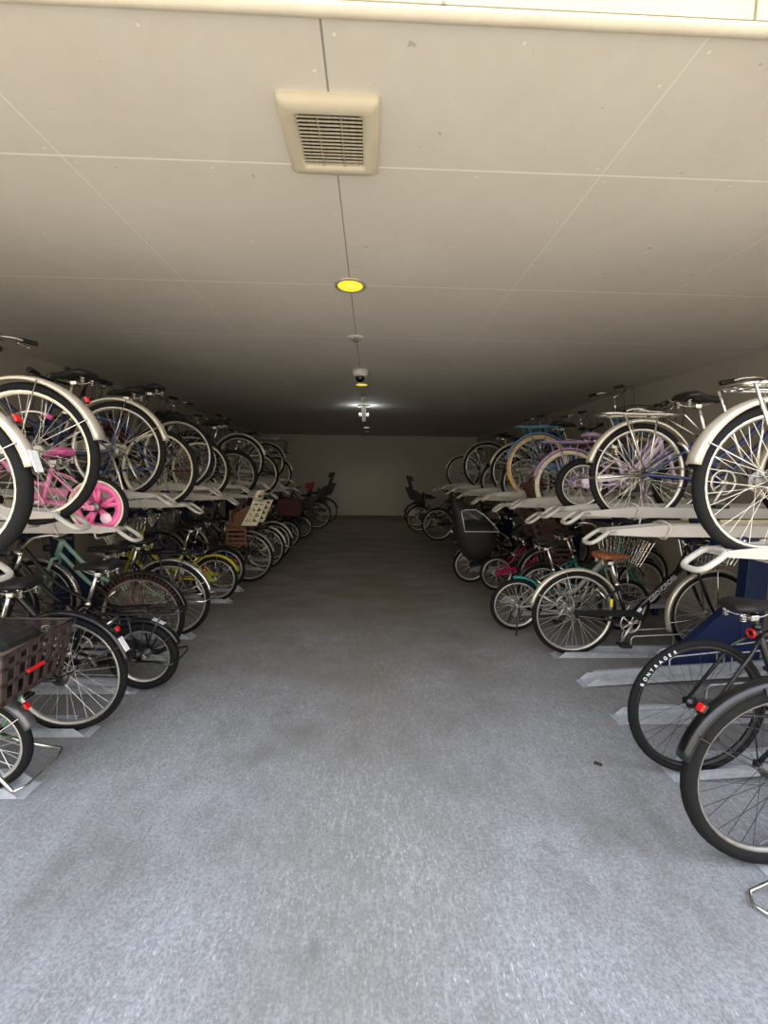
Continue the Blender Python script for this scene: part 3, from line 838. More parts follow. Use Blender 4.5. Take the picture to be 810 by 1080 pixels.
    for s in (-1, 1):
        a = R_(60)
        c = Vector((bbx+s*la*math.cos(a), s*0.115, bbz+s*la*math.sin(a)))
        obj('pedal', lambda bm: [rbox(bm, c, (0.085, 0.075, 0.022), 0.006), tube(bm, [c-Vector((0, s*0.05, 0)), c+Vector((0, s*0.03, 0))], 0.005, 6)], black_p, crk, key=('pedal', rc, bbx, bbz, s))
    if guard:
        gm = {'silver': alu, 'black': black_gl}.get(guard) or paint(guard)
        def guard_fn(bm):
            h = 0.036 if kid else 0.046
            top0, top1 = R+0.045, bbz+rc+0.022
            poly = [(-0.035, top0-h*0.5), (-0.02, top0), (bbx*0.5, (top0+top1)/2+0.004), (bbx, top1)]
            for j in range(1, 6):
                a = PI/2 - 1.15*j/5
                poly.append((bbx+(rc+0.022)*math.cos(a), bbz+(rc+0.022)*math.sin(a)))
            for j in range(5, -1, -1):
                a = PI/2 - 1.15*j/5
                poly.append((bbx+(rc+0.022-h)*math.cos(a), bbz+(rc+0.022-h)*math.sin(a)))
            poly += [(bbx*0.5, (top0+top1)/2+0.004-h), (-0.02, top0-h)]
            prism(bm, poly, -0.066, -0.050)
        obj('chain_guard', guard_fn, gm, root, key=('guard', kid, bbx, bbz, R))
    else:
        def chain_fn(bm):
            tube(bm, [(0, -0.046, R+0.034), (bbx, -0.046, bbz+rc)], 0.004, 5)
            tube(bm, [(0, -0.046, R-0.034), (bbx, -0.046, bbz-rc)], 0.004, 5)
        obj('chain', chain_fn, dark_alu, root, key=('chain', bbx, bbz, R, rc))
        if not kid:
            obj('derailleur', lambda bm: [rbox(bm, (0.015, -0.065, R-0.07), (0.02, 0.012, 0.09), 0.003, Matrix.Rotation(0.3, 3, 'Y')), lathe(bm, [(0, -0.07), (0.018, -0.07), (0.018, -0.06), (0, -0.06)], 'y', 14, (0.02, 0, R-0.045)), lathe(bm, [(0, -0.07), (0.018, -0.07), (0.018, -0.06), (0, -0.06)], 'y', 14, (0.035, 0, R-0.115))], dark_alu, root, key=('derail', R))
    # extras
    if lock and not kid and not cross:
        def lock_fn(bm):
            c = Vector((sx(sct)*0.62, 0, R+(sct-R)*0.62+0.0))
            ax = Vector((sx(sct), 0, sct-R)).normalized()
            nx_ = Vector((-ax.z, 0, ax.x))
            pts = []
            for j in range(11):
                a = R_(-40 + 260*j/10)
                pts.append(c + Vector((0, 1, 0))*0.055*math.cos(a) + nx_*0.055*math.sin(a))
            tube(bm, pts, 0.010, 8)
        obj('ring_lock', lock_fn, chrome, root, key=('lock', R, sct, bbx))
    rz_ = 2*R + 0.075 + rack_dz
    if rack:
        rm = chrome if rack == 'chrome' else black_gl if rack == 'black' else paint(rack)
        def rack_fn(bm):
            for w_, r in ((0.075, 0.0065), (0.035, 0.005)):
                tube(bm, curve_pts([(0.20, -w_, rz_), (-0.12, -w_, rz_), (rack_end+0.055, -w_, rz_+0.002), (rack_end+0.01, -w_*0.6, rz_+0.004), (rack_end, 0, rz_+0.004), (rack_end+0.01, w_*0.6, rz_+0.004), (rack_end+0.055, w_, rz_+0.002), (-0.12, w_, rz_), (0.20, w_, rz_)], 4), r, 7)
            for x_ in (0.19, 0.05, -0.10, rack_end+0.075): tube(bm, [(x_, -0.075, rz_), (x_, 0.075, rz_)], 0.005, 6)
            for s in (-1, 1):
                tube(bm, [(-0.16, s*0.075, rz_), (-0.01, s*0.072, R+0.01)], 0.0055, 6)
                tube(bm, [(0.04, s*0.075, rz_), (0.005, s*0.072, R+0.01)], 0.0055, 6)
                tube(bm, [(0.20, s*0.075, rz_), (sx(sct-0.02), s*0.02, sct-0.03)], 0.005, 6)
            tube(bm, [(0.17, -0.06, rz_+0.008), (-0.05, -0.05, rz_+0.022), (-0.06, 0.05, rz_+0.022), (0.17, 0.06, rz_+0.008)], 0.004, 6)
        obj('rear_rack', rack_fn, rm, root, key=('rack', R, sct, bbx, rack_end, rack_dz))
    if basket:
        bx0 = hx(zt)+0.05
        bz = max(zb+0.02, 2*R+0.08)
        if basket == 'plastic':
            bk = obj('front_basket', lambda bm: slat_basket(bm, bx0, bx0+0.28, 0.34, bz, bz+0.22), brown_pl, root, key=('pbask', R, W, zb))
        else:
            bk = obj('front_basket', lambda bm: [wire_basket(bm, bx0, bx0+0.25, 0.25, 0.34, bz, bz+0.22), tube(bm, [(hx(zt), 0, bz+0.08), (bx0+0.01, 0, bz+0.08)], 0.008, 6)] + [tube(bm, [(bx0+0.14, s*0.08, bz), (W, s*0.068, R)], 0.004, 5) for s in (-1, 1)], black_p if basket == 'black' else chrome, root, key=('wbask', R, W, zb))
        if bag:
            obj('basket_liner', lambda bm: rbox(bm, (bx0+0.13, 0, bz+0.09), (0.20, 0.22, 0.15), 0.05, seg=3), bag, bk)
    elif lamp and not kid and not cross:
        obj('head_lamp', lambda bm: lathe(bm, [(0.0, -0.04), (0.02, -0.035), (0.028, 0.0), (0.03, 0.02), (0.0, 0.026)], 'x', 18, (hx(zb)+0.07, 0.0, zb+0.06)), black_p, root, key=('lamp', R, W, zb))
    if rear_basket:
        m_, kind = rear_basket
        if kind == 'wire': obj('rear_basket', lambda bm: wire_basket(bm, -0.22, 0.12, 0.26, 0.36, rz_+0.01, rz_+0.22), m_, root)
        elif kind == 'box':
            obj('rear_box', lambda bm: rbox(bm, (-0.06, 0, rz_+0.16), (0.38, 0.32, 0.30), 0.015), m_, root)
        else:
            b_ = obj('rear_basket', lambda bm: slat_basket(bm, -0.265, 0.16, 0.36, rz_+0.004, rz_+0.235), m_, root)
            obj('reflector_strip', lambda bm: rbox(bm, (-0.275, 0.03, rz_+0.11), (0.012, 0.085, 0.015), 0.003, Matrix.Rotation(0.16, 3, 'Y')), red_lens, b_)
            obj('bag', lambda bm: rbox(bm, (-0.05, 0, rz_+0.14), (0.32, 0.25, 0.22), 0.06, seg=3), fab_black, b_)
    if stand is not None:
        def stand_fn(bm):
            Ls = R*stand_len
            a = R_(stand)
            d = Vector((-math.cos(a), 0, -math.sin(a)))
            o_ = Vector((0.0, 0, R))
            for s in (-1, 1):
                tube(bm, [o_+Vector((0, s*0.075, 0)), o_+d*Ls*0.5+Vector((0, s*0.085, 0)), o_+d*Ls+Vector((0, s*0.13, 0))], 0.0075, 7)
            tube(bm, [o_+d*Ls+Vector((0, -0.13, 0)), o_+d*(Ls+0.02)+Vector((0, -0.08, 0)), o_+d*(Ls+0.02)+Vector((0, 0.08, 0)), o_+d*Ls+Vector((0, 0.13, 0))], 0.006, 7)
        obj('kickstand', stand_fn, stand_m or chrome, root, key=('stand', R, stand, stand_len))
    if net:
        def net_fn(bm):
            for s in (-1, 1):
                for j in range(22):
                    a = R_(25 + 120*j/21)
                    tube(bm, [(0.02, s*0.05, R+0.02), ((R+0.02)*math.cos(a), s*0.03, R+(R+0.02)*math.sin(a))], 0.002, 4)
                for q in (0.45, 0.65, 0.85):
                    tube(bm, [((R+0.02)*q*math.cos(R_(25+120*j/10)), s*(0.05-0.02*q), R+(R+0.02)*q*math.sin(R_(25+120*j/10))) for j in range(11)], 0.002, 4)
        obj('skirt_guard', net_fn, net, root)
    if seat: child_seat(root, 0.0, rz_+0.01, *seat)
    if cover: rain_cover(root, 0.02, rz_+0.05)
    if extra: extra(root, dict(R=R, W=W, bbx=bbx, bbz=bbz, hx=hx, sx=sx, zb=zb, zt=zt, tw=tw, sct=sct, frame=fr))
    return root

# ------------------------------------------------------------------ trays and racks
def upper_tray(side, y, wheels, z, zr, label, out):
    """out: x (absolute value) of the aisle end of the channel"""
    g = 'pale steel upper trays of the ' + ('right' if side > 0 else 'left') + ' rack'
    t = thing('bicycle_tray', label, 'bicycle tray', (side*out, y, zr), (0, 0, 0 if side > 0 else PI), g)
    Lc = 3.05 - out
    drop = zr - z          # how far the wheel hangs below the rails
    def ch(bm):
        # two side rails, tapering down to the aisle end, tied by cross plates
        for s in (-1, 1):
            y0, y1 = s*0.040, s*0.047
            poly = [(0.0, 0.010), (0.20, 0.0), (Lc, 0.0), (Lc, 0.064), (0.30, 0.064), (0.0, 0.034)]
            prism(bm, poly, min(y0, y1), max(y0, y1))
        rbox(bm, (0.02, 0, 0.022), (0.05, 0.094, 0.024), 0.004)
        rbox(bm, (Lc-0.02, 0, 0.03), (0.04, 0.09, 0.06), 0.004)
        for x in (0.36, 0.95, 1.30): box(bm, (x, 0, 0.004), (0.03, 0.084, 0.006))
    o = obj('channel', ch, tray_m, t, key=('channel', round(Lc, 3)))
    def hd(bm):
        pts = []
        for j in range(24):
            a = 2*PI*j/24
            ca, sa = math.cos(a), math.sin(a)
            u = 0.062*math.copysign(abs(ca)**0.6, ca); v = 0.052*math.copysign(abs(sa)**0.6, sa)
            pts.append(Vector((-0.048+u*0.80, v, -0.006+u*0.58)))
        tube(bm, pts, 0.0115, 10, closed=True)
    obj('pull_handle', hd, tray_m, t, key=('pull_handle',))
    def clip(bm):
        pts = []
        for j in range(16):
            a = 2*PI*j/16
            pts.append(Vector((0.33+0.008*math.sin(3*a), 0.058*math.cos(a), 0.032+0.05*math.sin(a))))
        tube(bm, pts, 0.006, 7, closed=True)
    obj('strap_ring', clip, mat('grey_strap', '#b7b2a8', 0.5), t, key=('strap_ring',))
    obj('slide_arm', lambda bm: [rbox(bm, (Lc/2+0.36, 0, -0.030), (Lc-0.80, 0.06, 0.05), 0.006), lathe(bm, [(0, -0.05), (0.026, -0.05), (0.026, 0.05), (0, 0.05)], 'y', 18, (0.76, 0, -0.020))], navy, t, key=('slide_arm', round(Lc, 3)))
    obj('bolt', lambda bm: [lathe(bm, [(0, s*0.058), (0.010, s*0.056), (0.012, s*0.049), (0, s*0.049)], 'y', 12, (0.76, 0, -0.020)) for s in (-1, 1)], chrome, t, key=('pivot_bolt',))
    obj('side_cover', lambda bm: [rbox(bm, (1.08, s*0.038, -0.030), (0.44, 0.018, 0.044), 0.007) for s in (-1, 1)], beige_pad, t, key=('side_cover',))
    for x in (2.42, 2.95):
        hb_ = zr - 0.055 - 0.975
        obj('support_bracket', lambda bm: rbox(bm, (0, 0, -0.055-hb_/2), (0.05, 0.05, hb_), 0.002), navy, t, key=('support_bracket', round(hb_, 3)), loc=(x-out, 0, 0))
    for x, zw in wheels:
        # strap cradle that carries the tyre between the rails
        d = zw - zr
        if d > 0.0: continue
        obj('wheel_cradle', lambda bm: tube(bm, [(0, -0.043, 0.004), (0, -0.036, d+0.002), (0, -0.026, d-0.006), (0, 0.026, d-0.006), (0, 0.036, d+0.002), (0, 0.043, 0.004)], 0.005, 6), tray_m, t, key=('wheel_cradle', round(d, 3)), loc=(x-out, 0, 0))
    return t
def floor_tray(side, y, tilt, label, xo=1.45):
    g = 'galvanised floor trays on the ' + ('right' if side > 0 else 'left')
    t = thing('floor_tray', label, 'bicycle tray', (side*xo, y, 0.0), (0, -tilt, 0 if side > 0 else PI), g)
    Lc = 1.62
    def ch(bm):
        for s in (-1, 1):
            prism(bm, [(0.0, 0.004), (Lc, 0.004), (Lc, 0.05), (0.05, 0.05), (0.0, 0.012)], min(s*0.045, s*0.049), max(s*0.045, s*0.049))
            box(bm, (Lc/2+0.05, s*0.058, 0.05), (Lc-0.1, 0.024, 0.004))
        box(bm, (Lc/2, 0, 0.007), (Lc, 0.094, 0.005))
        prism(bm, [(-0.03, 0.001), (0.02, 0.004), (0.02, 0.009), (-0.03, 0.003)], -0.047, 0.047)
    obj('channel', ch, galv, t, key=('fchannel',))
    obj('support_foot', lambda bm: [rbox(bm, (Lc-0.2, 0, -0.5*Lc*math.tan(max(tilt, 0.0001))+0.0), (0.05, 0.05, max(0.006, Lc*math.tan(tilt))), 0.002)], navy, t, key=('ffoot', round(tilt, 3))) if tilt > 0.01 else None
    for s in (-1, 1):
        def lp(bm):
            for x0 in (0.55, 1.02):
                tube(bm, [(x0, s*0.055, 0.03), (x0, s*0.055, 0.16), (x0+0.02, s*0.055, 0.18), (x0+0.40, s*0.06, 0.20), (x0+0.42, s*0.06, 0.19), (x0+0.42, s*0.055, 0.03)], 0.005, 6)
        obj('wheel_guide', lp, galv, t, key=('wheel_guide', s))
    return t
def rack_frame(side, ys, label):
    t = thing('rack_frame', label, 'bicycle rack', (0, 0, 0), group='navy steel rack frames')
    y0, y1 = 1.15, 8.05
    for x in (2.42, 2.95):
        obj('beam', lambda bm: rbox(bm, (side*x, (y0+y1)/2, 0.945), (0.07, y1-y0, 0.06), 0.006), navy, t)
    for y in ys:
        obj('post', lambda bm: rbox(bm, (side*2.74, y, 0.46), (0.16, 0.08, 0.92), 0.006), navy, t)
        def br(bm):
            a = side*2.12; b = side*2.67
            pts = [(a, 0.0), (b, 0.0), (b, 0.52), (b-side*0.06, 0.52), (a, 0.05)]
            prism(bm, pts, y-0.03, y+0.03)
        obj('gusset_foot', br, navy, t)
        obj('cross_arm', lambda bm: rbox(bm, (side*2.66, y, 0.885), (0.72, 0.06, 0.06), 0.006), navy, t)
    return t
rack_frame(1, (2.74, 5.30, 7.9), 'navy steel two tier rack frame along the right wall')
rack_frame(-1, (1.30, 3.62, 5.9, 7.9), 'navy steel two tier rack frame along the left wall')

# ------------------------------------------------------------------ bicycles: right upper tier
UPR = 'bicycles on the right upper tier'
UPL = 'bicycles on the left upper tier'
LOR = 'bicycles parked on the floor at right'
LOL = 'bicycles parked on the floor at left'
TRAYS = []
def up(side, y, x, z, short, **kw):
    kw.setdefault('lean', random.uniform(-0.012, 0.012))
    bicycle(short, (side*x, y, z), (0 if side > 0 else PI) + random.uniform(-0.02, 0.02), group=UPR if side > 0 else UPL, **kw)
    w_ = kw.get('W') or (0.98*0.70 if kw.get('style') == 'kid' and kw['D'] < 0.38 else 0.78 if kw.get('style') == 'kid' else 1.02 if kw.get('style') == 'cross' else 1.08)
    TRAYS.append((side, y, x, x+w_, z, short))
up(1, 1.45, 1.475, 1.105, 'city bicycle with wide silver mudguard nearest the entrance on the right upper tier', D=0.575, frame='#2a3a6e', rack='chrome', rack_end=-0.17, rack_dz=-0.02, guard=None, fw=0.065, tw=0.042, refl=False, hb=0.90, W=1.02)
up(1, 2.45, 1.655, 1.10, 'navy city bicycle with chrome rack and black saddle, second on right upper tier', D=0.625, frame='#20305f', rack='chrome', rack_dz=-0.03, bb_x=0.50, saddle_z=0.78, hb=0.90, basket='silver', guard=None, stand=4, fw=0.06, sad=black_lea, refl=False)
up(1, 2.76, 1.46, 1.147, 'small children\'s bicycle with fat black tyres on the right upper tier', D=0.372, style='kid', frame='#c9b3cf', tw=0.05, fend=None, guard='#d8cfd8', rim=alu, sname='childrens_bicycle', hb=0.68)
up(1, 3.90, 1.93, 0.975, 'lilac bicycle with cream tyres and lilac carrier on the right upper tier', D=0.66, frame='#b79ccb', fend=paint('#b79ccb'), rack='#b79ccb', tyre=cream_rubber, guard='#b79ccb', sad=mat('lilac_saddle', '#b9a3c2', 0.5), tw=0.038, refl=True)
teal_bag = mat('teal_cloth', '#6fb1ad', 0.9)
up(1, 4.33, 1.80, 1.13, 'blue bicycle with tan tyres and blue carrier on the right upper tier', D=0.69, frame='#4f7ea3', fend=paint('#4f7ea3'), rack='#4f7ea3', tyre=tan_rubber, guard='#4f7ea3', basket='black', bag=teal_bag, hb=1.12)
up(1, 4.76, 1.85, 0.985, 'dark red bicycle just behind the tan-tyred blue one, right upper tier', D=0.62, frame='#7a1f28', fend=None, guard=None, style='cross')
up(1, 5.19, 1.88, 1.09, 'silver-mudguard bicycle second beyond the blue one on right upper tier', D=0.68, frame='#7d828a', guard='silver')
up(1, 5.62, 1.83, 0.985, 'black bicycle without mudguards, third beyond the blue one on right upper tier', D=0.60, frame='#17181a', fend=None, style='cross', guard=None)
up(1, 6.05, 1.73, 1.15, 'tall-wheeled black bicycle with thin dark mudguard on the right upper tier', D=0.70, frame='#1b1c20', fend=mat('grey_fender', '#8a8579', 0.4, 0.4), guard='black')
up(1, 7.77, 1.77, 1.06, 'silver bicycle at the far end of the right upper tier, by the back wall', D=0.65, frame='#a9abac', guard='silver')
# left upper tier
up(-1, 1.47, 1.50, 1.05, 'bicycle with white rims cut off by the left picture edge, left upper tier', D=0.60, frame='#d8c9cf', rim=cream_pl, fend=silver, guard='silver', tw=0.05, sticker=165, refl=True)
up(-1, 1.90, 1.56, 1.145, 'cream-rimmed bicycle with broad silver mudguard above the pink child\'s bicycle, left upper tier', D=0.645, frame='#3a3d42', rim=mat('cream_rim', '#e8dfc6', 0.4), guard='silver', fw=0.07, tw=0.042, refl=True)
pink = paint('#e06aa2')
up(-1, 2.33, 1.55, 1.02, 'pink children\'s bicycle with pink moulded wheels on the left upper tier', D=0.345, style='kid', frame='#e58bb4', tw=0.036, fend=None, guard='#e58bb4', mag=paint('#e8669f'), wall=cream_rubber, sad=mat('pink_saddle', '#d85f9b', 0.45), sname='childrens_bicycle', fw=0.05, refl=False, grips=mat('pink_grip', '#d85f9b', 0.5), saddle_z=0.47)
up(-1, 2.76, 1.69, 1.205, 'silver-mudguard bicycle with drum brake and red reflector, left upper tier above pink wheel', D=0.64, frame='#23304d', guard='silver', fw=0.062, stand=70)
up(-1, 3.19, 1.65, 1.105, 'blue bicycle with pale rims and no mudguard on the left upper tier', D=0.61, frame='#26406e', fend=None, style='cross', guard=None, rim=cream_pl)
up(-1, 3.62, 1.70, 1.215, 'raised bicycle with thin black tyres behind the blue one, left upper tier', D=0.63, frame='#1c1d20', fend=None, style='cross', guard=None, tw=0.034)
up(-1, 4.05, 1.69, 1.10, 'dark red bicycle with pale rims on the left upper tier', D=0.60, frame='#5c1620', fend=None, guard='black', rim=cream_pl)
up(-1, 4.48, 1.95, 1.19, 'black bicycle set back behind the dark red one, left upper tier', D=0.60, frame='#141416', fend=black_gl, guard='black', basket='black')
up(-1, 4.91, 1.65, 1.06, 'black fat-tyred bicycle in the middle of the left upper tier', D=0.58, frame='#141517', fend=None, style='cross', guard=None, tw=0.05)
up(-1, 5.34, 1.72, 1.195, 'raised silver-mudguard bicycle fifth from the far end, left upper tier', D=0.65, frame='#4c5157', guard='silver')
up(-1, 5.77, 1.61, 1.04, 'silver bicycle with pale rims in the low tray near the far end, left upper tier', D=0.61, frame='#9fa3a5', fend=None, guard='silver', rim=cream_pl)
up(-1, 7.06, 1.82, 1.205, 'bicycle with chrome carrier near the far end of the left upper tier', D=0.65, frame='#7f7f80', guard='silver', rack='chrome')
up(-1, 7.49, 1.77, 1.01, 'last bicycle of the left upper tier, with a dark wire rear basket', D=0.62, frame='#232427', guard='black', rack='black', rear_basket=(black_p, 'wire'))

RAIL = {(1, 0): 1.075, (1, 1): 1.150, (-1, 0): 1.045, (-1, 1): 1.175}
OUT = {1: 1.30, -1: 1.43}
for side, y, xa, xb, z, short in TRAYS:
    hi = 1 if (z > 1.075 if side > 0 else z > 1.12) else 0
    if y < 1.5 and side > 0: hi = 0
    upper_tray(side, y, [(xa, z), (xb, z)], z, max(z+0.004, RAIL[(side, hi)]), 'pale steel upper tray under the ' + ' '.join(short.replace(',', '').split()[:10]), OUT[side])
for side, y, hi, lab in ((1, 2.18, 0, 'empty low tray nearest the entrance on the right upper tier'),
                         (1, 3.04, 0, 'empty low tray beside the small children\'s bicycle, right upper tier'),
                         (1, 3.42, 1, 'empty raised tray between children\'s and lilac bicycles, right upper tier'),
                         (1, 6.48, 0, 'empty low tray third from the far end, right upper tier'),
                         (1, 6.91, 1, 'empty raised tray second from the far end, right upper tier'),
                         (1, 7.34, 0, 'empty low tray beside the last silver bicycle, right upper tier'),
                         (-1, 6.20, 1, 'empty raised tray before the chrome-carrier bicycle, left upper tier'),
                         (-1, 6.63, 0, 'empty low tray just before the chrome-carrier bicycle, left upper tier')):
    upper_tray(side, y, [], RAIL[(side, hi)], RAIL[(side, hi)], lab, OUT[side])

# ------------------------------------------------------------------ bicycles: floor level, right
FT = []
def low(side, y, x, short, tray=True, tilt=0.0, z=0.012, **kw):
    kw.setdefault('lean', random.uniform(-0.015, 0.015))
    kw.setdefault('hb', 0.90)
    r = bicycle(short, (side*x, y, z if tray else 0.0), (0 if side > 0 else PI) + kw.pop('turn', random.uniform(-0.03, 0.03)), group=LOR if side > 0 else LOL, pitch=tilt, **kw)
    if tray: FT.append((side, y, tilt, short))
    return r
def tyre_text(root, g):
    R, tw = g['R'], g['tw']
    me_all = bmesh.new()
    word = 'BONTRAGER'
    for i, ch in enumerate(word):
        me = text_mesh(ch, 0.023)
        a = R_(155 - i*5.0)
        t = bmesh.new(); t.from_mesh(me)
        rr = R - tw*0.62
        # letters stand on the side wall with their feet towards the hub
        rot = Matrix.Rotation(PI/2, 4, 'X')
        spin = Matrix.Rotation(-(a-PI/2), 4, 'Y')
        bmesh.ops.transform(t, matrix=Matrix.Translation((rr*math.cos(a), -tw/2*0.98, R+rr*math.sin(a))) @ spin @ rot, verts=t.verts[:])
        tmp = bpy.data.meshes.new('tmp'); t.to_mesh(tmp); t.free()
        me_all.from_mesh(tmp)
    me = bpy.data.meshes.new('lettering'); me_all.to_mesh(me); me_all.free()
    me.materials.append(white_st)
    o = bpy.data.objects.new('lettering', me); C.objects.link(o)
    w = [c for c in root.children if c.name.startswith('rear_wheel')][0]
    ty = [c for c in w.children if c.name.startswith('tyre')][0]
    w.rotation_euler = (0, 0, 0)
    o.parent = ty
    o.location = (0, 0, -R)
def geo_text(root, g):
    me = text_mesh('GEO-CROSS', 0.050)
    a = Vector((g['bbx'], 0, g['bbz']+0.015)); b = Vector((g['hx'](g['zb']+0.05), 0, g['zb']+0.05))
    d = b-a; an = math.atan2(d.z, d.x)
    o = bpy.data.objects.new('lettering', me); C.objects.link(o)
    me.materials.append(mat('grey_lettering', '#b4b4b2', 0.5))
    o.parent = g['frame']
    p = a + d*0.33
    o.matrix_local = Matrix.Translation((p.x, -0.0245, p.z)) @ Matrix.Rotation(-an, 4, 'Y') @ Matrix.Rotation(PI/2, 4, 'X')
    for u in (0.17, 0.90):
        q = a + d*u
        obj('sticker', lambda bm: rbox(bm, (q.x, -0.0215, q.z), (0.04, 0.006, 0.026), 0.002, Matrix.Rotation(-an, 3, 'Y')), white_st, g['frame'])
    q = Vector((g['sx'](0.47), -0.03, 0.47))
    obj('side_reflector', lambda bm: rbox(bm, (0.24, -0.075, 0.44), (0.022, 0.01, 0.06), 0.004), yellow_refl, root)
low(1, 1.29, 1.45, 'black bicycle with thick tyres and black mudguard nearest the entrance, right floor row', D=0.68, style='cross', frame='#141416', fend=black_gl, guard=None, tw=0.052, spk=black_spoke, lean=0, saddle_z=0.86, refl=True, turn=0.0, spref=True, rim=mat('grey_rim', '#8d8a85', 0.4, 0.7), hubm=dark_alu)
low(1, 1.73, 1.55, 'black sports bicycle with white lettered tyre and no mudguard, right floor row', D=0.655, tilt=0.06, style='cross', frame='#121214', fend=None, guard=None, tw=0.036, spk=black_spoke, post_refl=True, saddle_z=0.80, rim=mat('black_rim', '#2e2d2c', 0.35, 0.6), extra=tyre_text, turn=0.0, hubm=black_gl)
low(1, 2.96, 1.57, 'black bicycle with brown saddle and lettered down tube, right floor row', D=0.66, style='single', frame=black_gl, guard='black', sad=brown_lea, basket='silver', extra=geo_text, saddle_z=0.78, fw=0.05, turn=0.0, n_sp=36)
low(1, 3.47, 1.31, 'small-wheeled grey bicycle with teal mudguard on its black stand, right floor', tray=False, D=0.475, style='mini', frame='#8a8c88', fend=None, guard=None, stand=82, stand_m=black_gl, basket='silver', extra=lambda r, g: fender(r, 'rear_fender', 0, g['R'], 40, 100, paint('#2f8f84'), 0.05, stays=False))
low(1, 3.85, 1.72, 'teal bicycle between the grey small-wheeled and the magenta one, right floor', D=0.50, style='mini', frame='#1f7f74', fend=black_gl, guard='black', tilt=0.06)
low(1, 4.25, 1.90, 'dark bicycle with dull brown child seat deep in the right floor row', D=0.60, frame='#201a19', fend=black_gl, guard='black', seat=(mat('dark_brown_plastic', '#3a2723', 0.6), mat('dark_brown_fabric', '#4d342d', 0.9), mat('dark_brown_fabric', '#4d342d', 0.9)))
low(1, 4.67, 1.51, 'magenta small-wheeled bicycle next to the rain-covered one', D=0.42, style='mini', frame='#a01550', fend=None, guard='#a01550', W=0.86, hb=0.86, saddle_z=0.68, tray=False)
low(1, 5.02, 1.28, 'bicycle with child seat under a black rain cover with clear windows', D=0.46, style='mini', frame='#1a1a1c', fend=black_gl, guard='black', cover=True, tray=False, rack='black', lamp=True)
low(1, 5.60, 1.75, 'dark bicycle in shadow directly behind the rain-covered one', D=0.60, frame='#17171a', fend=black_gl, guard='black', basket='black')
low(1, 6.30, 1.80, 'second dark bicycle in shadow behind the rain-covered one', D=0.62, frame='#1b1b1f', fend=black_gl, guard='black', basket='black', tilt=0.06)
low(1, 8.12, 1.37, 'dark city bicycle nearest the front of the three by the back wall, right', D=0.655, frame='#202024', fend=black_gl, guard='black', tray=False, basket='black')
low(1, 9.30, 1.12, 'dark bicycle in the middle of three by the back wall, right', D=0.60, frame='#1e1e22', fend=black_gl, guard='black', tray=False, sad=black_lea)
low(1, 10.1, 1.14, 'bicycle with tall black child seat and headrest by the back wall, right', D=0.60, frame='#1a1a1c', fend=black_gl, guard='black', tray=False, seat=(black_p, grey_fab, black_p), basket='plastic')
# floor level, left
low(-1, 1.68, 1.665, 'mint green small-wheeled bicycle with brown plastic rear basket', D=0.42, style='mini', frame='#8fd6a4', fend=mat('grey_fender2', '#6b6b6b', 0.3, 0.5), guard='black', rack='#8fd6a4', rack_end=-0.22, rack_dz=-0.03, refl=True, stand=27, stand_len=1.22, spref=True, rear_basket=(brown_pl, 'plastic'), tray=True, turn=0.0, lean=0, sticker=None)
low(-1, 2.08, 1.60, 'black city bicycle with white mudguard sticker behind the mint one, left floor', D=0.635, frame=black_gl, fend=black_gl, guard='black', refl=True, sticker=112+40, fw=0.05, turn=0.0, rim=alu, lean=0.0, hubm=dark_alu)
low(-1, 2.49, 1.43, 'small black bicycle with fat tyres and folded stand, left floor row', D=0.44, style='mini', frame=black_gl, fend=black_gl, guard='black', tw=0.055, stand=0, stand_m=black_gl, sticker=115, rack='black', turn=0.02, spk=dark_alu)
low(-1, 2.93, 1.70, 'black bicycle with brown rim and brown skirt guard net, left floor row', D=0.63, frame='#1a1817', fend=black_gl, guard='black', rim=mat('taupe_rim', '#8c8078', 0.5), net=mat('brown_net', '#6b4a3e', 0.8), tilt=0.05, turn=0.0)
low(-1, 3.31, 1.65, 'mint-framed city bicycle with chrome mudguards, left floor row', D=0.64, frame='#9fc9b6', fend=mat('bright_fender', '#d9d7d2', 0.22, 0.85), guard='#9fc9b6', rack='black', turn=0.0, stand=-4, refl=True)
low(-1, 4.22, 1.64, 'yellow-green small-wheeled bicycle with yellow mudguards, left floor row', D=0.48, style='mini', frame='#b3ad2c', fend=paint('#b3ad2c'), guard='#b3ad2c', basket='silver', turn=0.0, refl=True)
low(-1, 4.62, 1.70, 'navy small-wheeled bicycle close behind the yellow-green one', D=0.50, style='mini', frame='#1b2340', fend=black_gl, guard='black', turn=0.02)
low(-1, 5.02, 1.53, 'bicycle with cream slotted child seat and brown footwell, left floor row', D=0.63, frame='#4b3a30', fend=mat('dull_fender', '#8f8a80', 0.4, 0.4), guard='black', rack='black', tray=False, seat=(cream_pl, brown_wk), basket='silver')
low(-1, 5.62, 1.50, 'silver-wheeled bicycle just behind the cream child seat, left floor row', D=0.60, frame='#2a2a2d', fend=silver, guard='silver', turn=0.02)
low(-1, 6.19, 1.51, 'bicycle with chrome folded stand second behind the cream child seat', D=0.58, frame='#2f2f33', fend=silver, guard='silver', stand=12)
low(-1, 7.25, 1.52, 'dark bicycle carrying a dull red rear box at the far left', D=0.50, style='mini', frame='#1d1d20', fend=black_gl, guard='black', tray=False, rack='black', rear_basket=(mat('dull_red_box', '#4a2622', 0.8), 'box'))
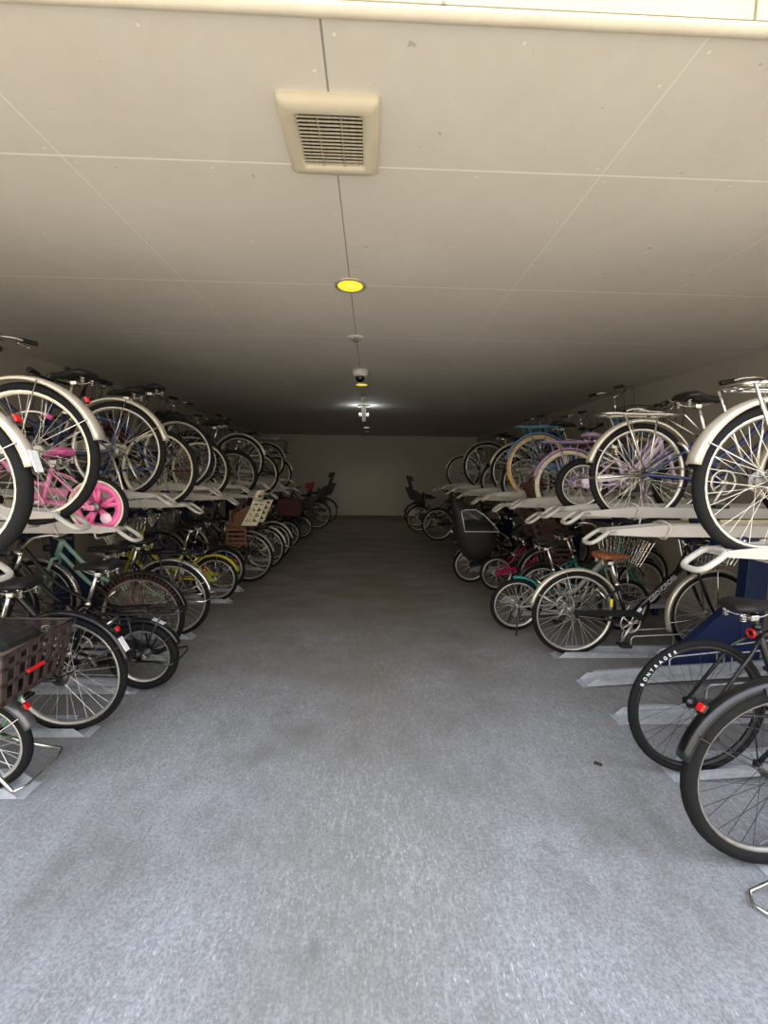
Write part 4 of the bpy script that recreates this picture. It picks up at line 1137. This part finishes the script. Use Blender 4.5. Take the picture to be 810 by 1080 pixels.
low(-1, 8.28, 1.43, 'dark small-wheeled bicycle with red-headed child seat at the far left', D=0.47, style='mini', frame='#19191b', fend=black_gl, guard='black', tray=False, seat=(black_p, fab_black, red_fab), basket='plastic')
low(-1, 9.65, 1.29, 'dark bicycle second from the back wall at left', D=0.66, frame='#1d1d1f', fend=black_gl, guard='black', tray=False, basket='black')
low(-1, 10.7, 1.22, 'bicycle with black child seat and headrest nearest the back wall, left', D=0.66, frame='#1d1d1f', fend=black_gl, guard='black', tray=False, seat=(black_p, grey_fab, black_p))
for side, y, tilt, short in FT:
    floor_tray(side, y, tilt, 'galvanised floor tray under the ' + ' '.join(short.replace(',', '').split()[:11]), 1.45 if side > 0 else 1.50)
floor_tray(1, 2.15, 0.0, 'empty flat floor tray beside the white-lettered tyre')
floor_tray(1, 2.55, 0.06, 'empty raised floor tray in front of the brown-saddled bicycle')

# ------------------------------------------------------------------ small things on the floor
def leaf(bm):
    o = [(0, 0), (0.012, 0.012), (0.03, 0.014), (0.046, 0.004), (0.04, -0.010), (0.02, -0.014)]
    a = [bm.verts.new((x, y, 0.006+0.006*math.sin(x*120))) for x, y in o]
    b = [bm.verts.new((x, y, 0.003+0.006*math.sin(x*120))) for x, y in o]
    bm.faces.new(a); bm.faces.new(b[::-1])
    for i in range(6): bm.faces.new((a[i], b[i], b[(i+1)%6], a[(i+1)%6]))
tag(obj('dead_leaf', leaf, mat('dry_leaf', '#3a2c20', 0.9), loc=(1.10, 1.80, 0)), 'small dark dry leaf lying on the floor left of the right-hand wheels', 'leaf')
def stray_stand():
    t = thing('bicycle_stand', 'chrome bicycle stand loop poking in at the bottom right corner', 'stand', (1.27, 1.10, 0))
    obj('loop', lambda bm: tube(bm, [(0.22, -0.02, 0.10), (0.02, 0.02, 0.012), (0.0, 0.05, 0.012), (0.03, 0.09, 0.012), (0.24, 0.10, 0.10)], 0.006, 8), chrome, t)
    obj('brace', lambda bm: tube(bm, [(0.07, 0.0, 0.035), (0.13, 0.10, 0.055)], 0.005, 6), chrome, t)
stray_stand()
